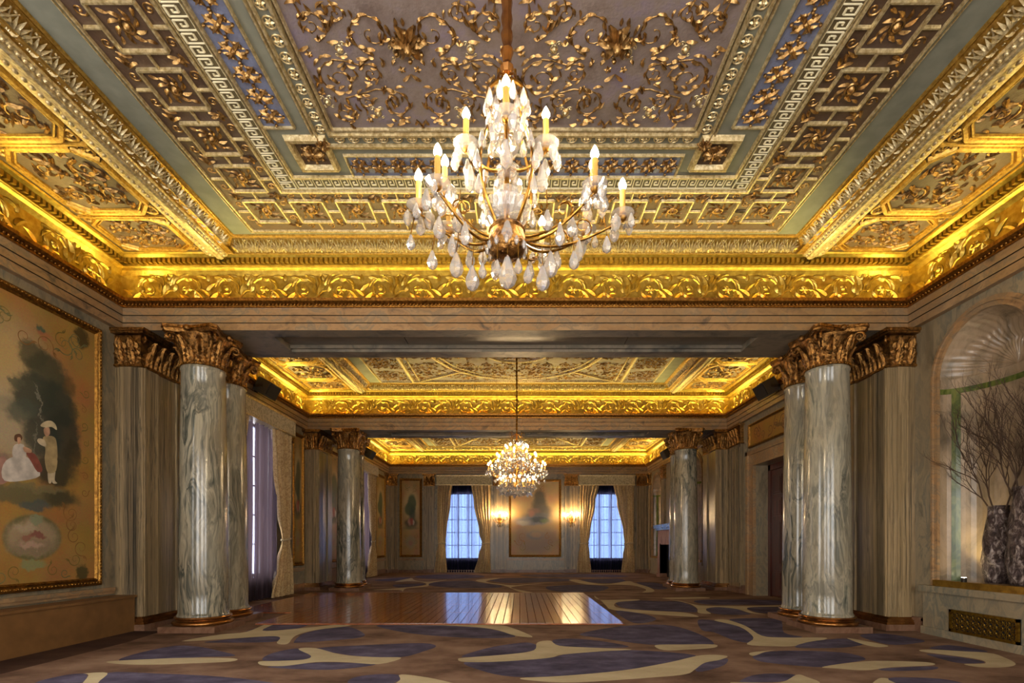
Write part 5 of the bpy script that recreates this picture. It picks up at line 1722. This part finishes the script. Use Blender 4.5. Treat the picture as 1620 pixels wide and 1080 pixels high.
# ================================================================== FIREPLACE far right
def fireplace():
    root = tag(empty('fireplace', (WR, 18.05, 0), -pi / 2), 'pink marble fireplace with green mantel shelf behind the far right columns', 'fireplace')
    W = 2.0
    b = MB(); b.box(-W / 2, -.62, -.34, 0, 0, 1.72).box(.62, W / 2, -.34, 0, 0, 1.72).box(-.62, .62, -.34, 0, 1.2, 1.72).box(-W / 2 - .03, -.6, -.38, 0, 0, .14).box(.6, W / 2 + .03, -.38, 0, 0, .14)
    b.build('surround', 'marble_mantel', root)
    s = MB(); s.box(-W / 2 - .06, W / 2 + .06, -.42, 0, 1.72, 1.80).box(-W / 2 - .12, W / 2 + .12, -.48, 0, 1.80, 1.92)
    s.build('mantel_shelf', 'marble_green', root)
    f = MB(); f.box(-.62, .62, -.1, -.08, 0, 1.2).box(-.66, -.62, -.36, -.1, 0, 1.24).box(.62, .66, -.36, -.1, 0, 1.24)
    f.build('firebox', 'fire_dark', root)
fireplace()

# ================================================================== WALL SCONCES
PEND = MB().lathe([(.0005, 0), (.10, -.10), (.16, -.25), (.30, -.55), (.33, -.72), (.24, -.90), (.06, -1.0), (.0005, -1.0)], 7, cap=False).mesh('pendant', 'crystal')
DROP = MB().lathe([(.0005, 0), (.30, -.30), (.34, -.6), (.18, -.9), (.0005, -1.0)], 6, cap=False).mesh('pendant', 'crystal')
FLM = MB().lathe([(.0005, 0), (.35, .10), (.5, .30), (.42, .55), (.2, .82), (.0005, 1.0)], 8, cap=False).mesh('bulb', 'bulb_glow', 80)
SLEEVE = MB().lathe([(.5, 0), (.5, 1)], 10).mesh('candle', 'candle_sleeve', 40)
BOB = MB().lathe([(.12, -.35), (.3, -.3), (.75, -.12), (1.0, .12), (.96, .14), (.7, -.05), (.25, -.2), (.15, -.2)], 14, cap=False).mesh('bobeche', 'crystal', 50)
CUP = MB().lathe([(.05, -.5), (.3, -.3), (.42, 0), (.32, .1), (.34, .3), (.28, .32)], 10).mesh('candle_cup', 'chandelier_brass', 50)
def inst(me, name, parent, loc, s, rz=0, tilt=None):
    o = put(me, name, parent, loc, rz)
    o.scale = s if isinstance(s, tuple) else (s, s, s)
    return o
FLM_SC = MB().lathe([(.0005, 0), (.35, .10), (.5, .30), (.42, .55), (.2, .82), (.0005, 1.0)], 8, cap=False).mesh('bulb', 'bulb_glow_sconce', 80)
FLM_FAR = MB().lathe([(.0005, 0), (.35, .10), (.5, .30), (.42, .55), (.2, .82), (.0005, 1.0)], 8, cap=False).mesh('bulb', 'bulb_glow_far', 80)
def candle(parent, p, h=.13, d=.026, bob=.055, fl=.055, cup=True, bulb=None):
    """p = centre of the drip pan"""
    x, y, z = p
    if cup: inst(CUP, 'candle_cup', parent, (x, y, z), .055)
    inst(BOB, 'bobeche', parent, (x, y, z + .01), bob)
    inst(SLEEVE, 'candle', parent, (x, y, z + .015), (d, d, h))
    inst(bulb or FLM, 'bulb', parent, (x, y, z + .015 + h), (fl * .75, fl * .75, fl * 1.2))
def sconce(u, label):
    loc, rz = wall_place('back', u, 2.28, .10)
    root = tag(empty('wall_sconce', loc, rz), label, 'sconce', 'wall sconces')
    b = MB(); b.lathe([(.02, -.34), (.05, -.25), (.07, -.1), (.09, 0), (.07, .1), (.04, .2), (.02, .26)], 12)
    b.v = [(x, y * .4, z) for x, y, z in b.v]
    b.build('backplate', 'chandelier_brass', root, smooth=50)
    for k, (x, y, z) in enumerate(((-.30, -.14, .06), (-.17, -.24, .02), (0, -.30, .10), (.17, -.24, .02), (.30, -.14, .06))):
        a = MB(); pts = []
        for i in range(10):
            t = i / 9
            pts.append((x * t, -.03 + (y + .03) * t, -.05 - .13 * sin(pi * t) + (z + .03) * t))
        a.tube(pts, .011, 6); arm = a.build('arm', 'chandelier_brass', root, smooth=60)
        candle(arm, (x, y, z), .11, .028, .05, .06, True, FLM_SC)
        for q in range(3):
            an = q * 2.1 + k
            inst(DROP, 'pendant', arm, (x + .045 * cos(an), y + .045 * sin(an), z - .02), (.05, .05, .09))
    for k in range(5):
        inst(PEND, 'pendant', root, ((k - 2) * .06, -.10, -.18 - .05 * (k % 2)), (.08, .08, .13))
sconce(-.85, 'lit crystal wall sconce left of the hazy far wall painting')
sconce(2.19, 'lit crystal wall sconce right of the hazy far wall painting')

# ================================================================== CHANDELIERS
def arm_mesh(p0, p1, sag, r=.010, n=14, curl=True):
    a = MB(); pts = []
    for i in range(n + 1):
        t = i / n
        p = Vector(p0).lerp(Vector(p1), t)
        p.z -= sag * sin(pi * t ** .75)
        pts.append(p)
    a.tube(pts, [r * (1.25 - .35 * i / n) for i in range(n + 1)], 6)
    if curl:
        d = Vector((p1[0] - p0[0], p1[1] - p0[1], 0)).normalized()
        c = Vector(p0).lerp(Vector(p1), .62); c.z -= sag * .55
        sp = []
        for i in range(14):
            t = i / 13; an = -pi / 2 + 2 * pi * 1.1 * t; rr = .055 * (1 - .7 * t)
            sp.append(c + d * rr * cos(an) + Vector((0, 0, rr * sin(an) + .045)))
        a.tube(sp, [r * .8 * (1 - .4 * i / 13) for i in range(14)], 5)
    return a
def near_chandelier():
    C = Vector((-.065, 2.6, 2.48))
    root = tag(empty('chandelier', C), 'large near chandelier with lit candle bulbs and big crystal pendants, closest to camera', 'chandelier')
    loc = lambda X, Y, Z: (X - C.x, Y - C.y, Z - C.z)
    zt = 3.62
    # suspension: cloth-covered chain up to the ceiling
    ch = MB()
    zz = zt
    pts, rs = [], []
    n = 60
    for i in range(n + 1):
        pts.append((0, 0, zt - C.z + (ZC - zt) * i / n)); rs.append(.024 + .010 * (i % 3 == 1) + .004 * sin(i * 2.3))
    ch.tube(pts, rs, 8); ch.build('chain', 'bronze_ring', root, smooth=40)
    ca = MB(); ca.lathe([(.13, ZC - C.z), (.13, ZC - C.z - .02), (.09, ZC - C.z - .05), (.04, ZC - C.z - .10)], 16); ca.build('canopy', 'gold_relief', root, smooth=40)
    # stem with crystal balls
    st = MB(); st.tube([(0, 0, .2), (0, 0, zt - C.z)], .014, 8); st.build('stem', 'chandelier_brass', root)
    for z, r in ((2.98, .075), (3.12, .055), (3.24, .065), (3.36, .045)):
        b = MB(); b.ball((0, 0, 0), r, 9, 6, (1, 1, .8)); b.build('crystal_ball', 'crystal', root, None, (0, 0, z - C.z))
    # bowl
    bw = MB(); bw.lathe([(.015, 2.665), (.05, 2.67), (.082, 2.69), (.098, 2.73), (.098, 2.765), (.088, 2.80), (.095, 2.81), (.085, 2.825), (.03, 2.84)], 18)
    bw.v = [(x, y, z - C.z) for x, y, z in bw.v]
    bw.build('bowl', 'bronze', root, smooth=40)
    for k in range(12):
        inst(DROP, 'pendant', root, (.10 * cos(k * pi / 6), .10 * sin(k * pi / 6), 2.74 - C.z), (.035, .035, .05))
    # fluted glass dish
    gd = MB(); vs, fs = [], []
    for i, (r, z) in enumerate(((.03, 2.835), (.075, 2.845), (.105, 2.88), (.122, 2.93))):
        for k in range(36):
            rr = r * (1 + .05 * (k % 2) * i / 2); a = 2 * pi * k / 36
            vs.append((rr * cos(a), rr * sin(a), z - C.z))
    for i in range(3):
        for k in range(36): fs.append((i * 36 + k, i * 36 + (k + 1) % 36, (i + 1) * 36 + (k + 1) % 36, (i + 1) * 36 + k))
    gd.add(vs, fs); gd.build('glass_dish', 'crystal', root)
    # lyre cage
    for k in range(4):
        a = pi / 4 + k * pi / 2
        cg = MB(); pts = []
        for i in range(22):
            t = i / 21
            z = 2.80 + (3.60 - 2.80) * t
            r = .06 + .10 * sin(pi * min(1, t * 1.15)) ** 1.2 + .05 * sin(2 * pi * t) * (1 - t)
            pts.append((r * cos(a), r * sin(a), z - C.z))
        cg.tube(pts, .008, 6); cg.build('cage_rib', 'chandelier_brass', root, smooth=60)
        for i in (5, 8, 11, 14, 17):
            p = pts[i]
            inst(PEND, 'pendant', root, (p[0] * 1.12, p[1] * 1.12, p[2] + .02), (.065, .065, .10))
    # crown hoop
    hp = MB(); hp.tube([(.10 * cos(k * pi / 12), .10 * sin(k * pi / 12), 3.50 - C.z) for k in range(25)], .010, 6, cap=False); hp.build('crown_hoop', 'chandelier_brass', root, smooth=60)
    for k in range(10):
        inst(PEND, 'pendant', root, (.105 * cos(k * pi / 5), .105 * sin(k * pi / 5), 3.50 - C.z), (.06, .06, .10))
    for k in range(6):
        t = MB(); a = k * pi / 3
        t.tube([(.10 * cos(a), .10 * sin(a), 3.50 - C.z), (.075 * cos(a), .075 * sin(a), 3.56 - C.z), (.02 * cos(a), .02 * sin(a), 3.60 - C.z)], .006, 5); t.build('crown_arch', 'chandelier_brass', root, smooth=60)
    # lower arms
    zf = 3.06
    low = [(-.512, 2.564, 0), (.535, 2.627, 0), (-.389, 2.40, 0), (.359, 2.414, 0), (-.39, 2.64, .13), (.385, 2.66, .13), (-.384, 2.746, 0), (.359, 2.76, 0), (-.176, 2.93, 0), (.13, 2.93, 0)]
    for k, (X, Y, dz) in enumerate(low):
        h = .125
        zp = zf - h - .035 + dz
        p1 = loc(X, Y, zp - .02)
        am = arm_mesh((.05 * (1 if p1[0] > 0 else -1), 0, 2.79 - C.z), p1, .085 if dz == 0 else .05, .0068)
        arm = am.build('arm', 'chandelier_brass', root, smooth=60)
        candle(arm, loc(X, Y, zp), h, .03, .062, .055)
        random.seed(k)
        for q in range(4):
            an = q * pi / 2 + k * .7
            s_ = random.uniform(.07, .11)
            inst(PEND if q % 2 else DROP, 'pendant', arm, (p1[0] + .055 * cos(an), p1[1] + .055 * sin(an), p1[2] + .02), (s_ * .8, s_ * .8, s_), an)
        # strings of pendants along the arm
        for t in (.62,):
            q = Vector(p1) * t
            zq = 2.79 - C.z + (p1[2] - (2.79 - C.z)) * t - .06
            inst(PEND, 'pendant', arm, (q.x, q.y, zq), (.08, .08, .12), k)
        # a crystal flower under the pan
        fl = MB(); fl.flower(0, 0, .035, 8, .5)
        inst(fl.mesh('crystal_flower', 'crystal'), 'crystal_flower', arm, (p1[0] * 1.02, p1[1] * 1.02, p1[2] - .03), 1)
    # upper arms
    for k, (X, Y) in enumerate(((-.065, 2.42), (-.275, 2.6), (.135, 2.6), (-.065, 2.78))):
        h = .13
        zp = 3.37 - h
        p1 = loc(X, Y, zp - .02)
        am = arm_mesh((0, 0, 3.16 - C.z), p1, .06, .008, 12, False); arm = am.build('arm', 'chandelier_brass', root, smooth=60)
        candle(arm, loc(X, Y, zp), h, .03, .068, .055)
        for q in range(5):
            an = q * 2 * pi / 5 + .3
            inst(PEND if q % 2 else DROP, 'pendant', arm, (p1[0] + .062 * cos(an), p1[1] + .062 * sin(an), p1[2] + .015), (.075, .075, .105), an)
        inst(PEND, 'pendant', root, (p1[0] * .9, p1[1] * .9, p1[2] - .06), (.10, .10, .15))
    # lowest cluster
    for (px, py, s_) in ((803, 408, .17), (722, 398, .13), (871, 396, .135), (748, 424, .13), (858, 424, .13), (764, 420, .08), (835, 425, .09), (787, 415, .085), (820, 413, .08), (684, 395, .10), (908, 395, .10), (650, 370, .08), (960, 372, .09), (803, 350, .12), (725, 330, .12), (866, 330, .11), (905, 340, .11), (695, 340, .12)):
        Y = 2.55
        X = (px - VX) / F * Y; Z = EYE + (VY - py) / F * Y
        if abs(px - 803) < 60: Y = 2.52
        inst(PEND, 'pendant', root, loc(X, Y, Z), (s_ * .85, s_ * .85, s_))
        w = MB(); w.tube([loc(X, Y, Z), loc(X * .97, Y + .01, Z + .10)], .003, 4); w.build('wire', 'chandelier_brass', root)
near_chandelier()

def far_chandelier():
    C = Vector((-.06, 10.7, 2.24))
    root = tag(empty('chandelier', C), 'farther many-candled crystal chandelier hanging in front of the second beam', 'chandelier')
    ch = MB(); pts, rs = [], []
    for i in range(61):
        pts.append((0, 0, 1.38 + (ZC - C.z - 1.38) * i / 60)); rs.append(.016 + .012 * (i % 3 == 1))
    ch.tube(pts, rs, 6); ch.build('chain', 'chandelier_brass', root)
    st = MB(); st.lathe([(.02, .1), (.07, .16), (.03, .25), (.03, .55), (.08, .62), (.03, .7), (.025, 1.0), (.06, 1.08), (.02, 1.15), (.015, 1.38)], 12); st.build('stem', 'chandelier_brass', root, smooth=50)
    random.seed(21)
    pend = MB()
    def drop(p, s_):
        b = len(pend.v)
        x, y, z = p
        vs = [(x, y, z)] + [(x + s_ * .3 * cos(q * pi / 2), y + s_ * .3 * sin(q * pi / 2), z - s_ * .6) for q in range(4)] + [(x, y, z - s_)]
        pend.add(vs, [(0, 1, 2), (0, 2, 3), (0, 3, 4), (0, 4, 1), (5, 2, 1), (5, 3, 2), (5, 4, 3), (5, 1, 4)])
    tiers = ((14, .60, .50, .44), (10, .42, .70, .56), (8, .24, .88, .75), (12, .36, .20, .14))
    for n, R, z, zh in tiers:
        rg = MB(); rg.tube([(R * .98 * cos(2 * pi * k / 32), R * .98 * sin(2 * pi * k / 32), z - .05) for k in range(33)], .008, 5, cap=False)
        rg.build('tier_ring', 'chandelier_brass', root, smooth=60)
        for k in range(n):
            a = 2 * pi * (k + .3 * (R < .5)) / n
            p = (R * cos(a), R * sin(a), z)
            am = MB(); am.tube([(.03 * cos(a), .03 * sin(a), zh), (R * .35 * cos(a), R * .35 * sin(a), zh - .09), (R * .75 * cos(a), R * .75 * sin(a), z - .11), (p[0], p[1], p[2] - .02)], .008, 5)
            arm = am.build('arm', 'chandelier_brass', root, smooth=60)
            candle(arm, p, .12, .03, .05, .048, False, FLM_FAR)
            for q in range(6):
                an = 2 * pi * q / 6 + k
                drop((p[0] + .055 * cos(an), p[1] + .055 * sin(an), p[2]), random.uniform(.06, .11))
            for q in range(5):
                t = random.uniform(.3, 1); aa = a + random.uniform(-.2, .2)
                drop((R * t * cos(aa), R * t * sin(aa), z - .06 - random.uniform(0, .10)), random.uniform(.06, .11))
    for k in range(90):
        a = random.uniform(0, 2 * pi); t = random.random()
        r = .12 + .46 * sin(pi * t) ** .8
        drop((r * cos(a) * (1 - .35 * t), r * sin(a) * (1 - .35 * t), .10 + 1.1 * t), random.uniform(.05, .10))
    for k in range(40):
        a = 2 * pi * k / 40
        drop((.34 * cos(a), .34 * sin(a), .16), .11); drop((.2 * cos(a), .2 * sin(a), .10), .10)
    stuff(pend.build('crystal_drops', 'crystal', root))
    cr = MB()
    for k in range(8):
        a = k * pi / 4
        cr.tube([(.02 * cos(a), .02 * sin(a), 1.30), (.14 * cos(a), .14 * sin(a), 1.22), (.16 * cos(a), .16 * sin(a), 1.30), (.13 * cos(a), .13 * sin(a), 1.34)], .007, 5)
    cr.build('crown', 'chandelier_brass', root, smooth=60)
far_chandelier()
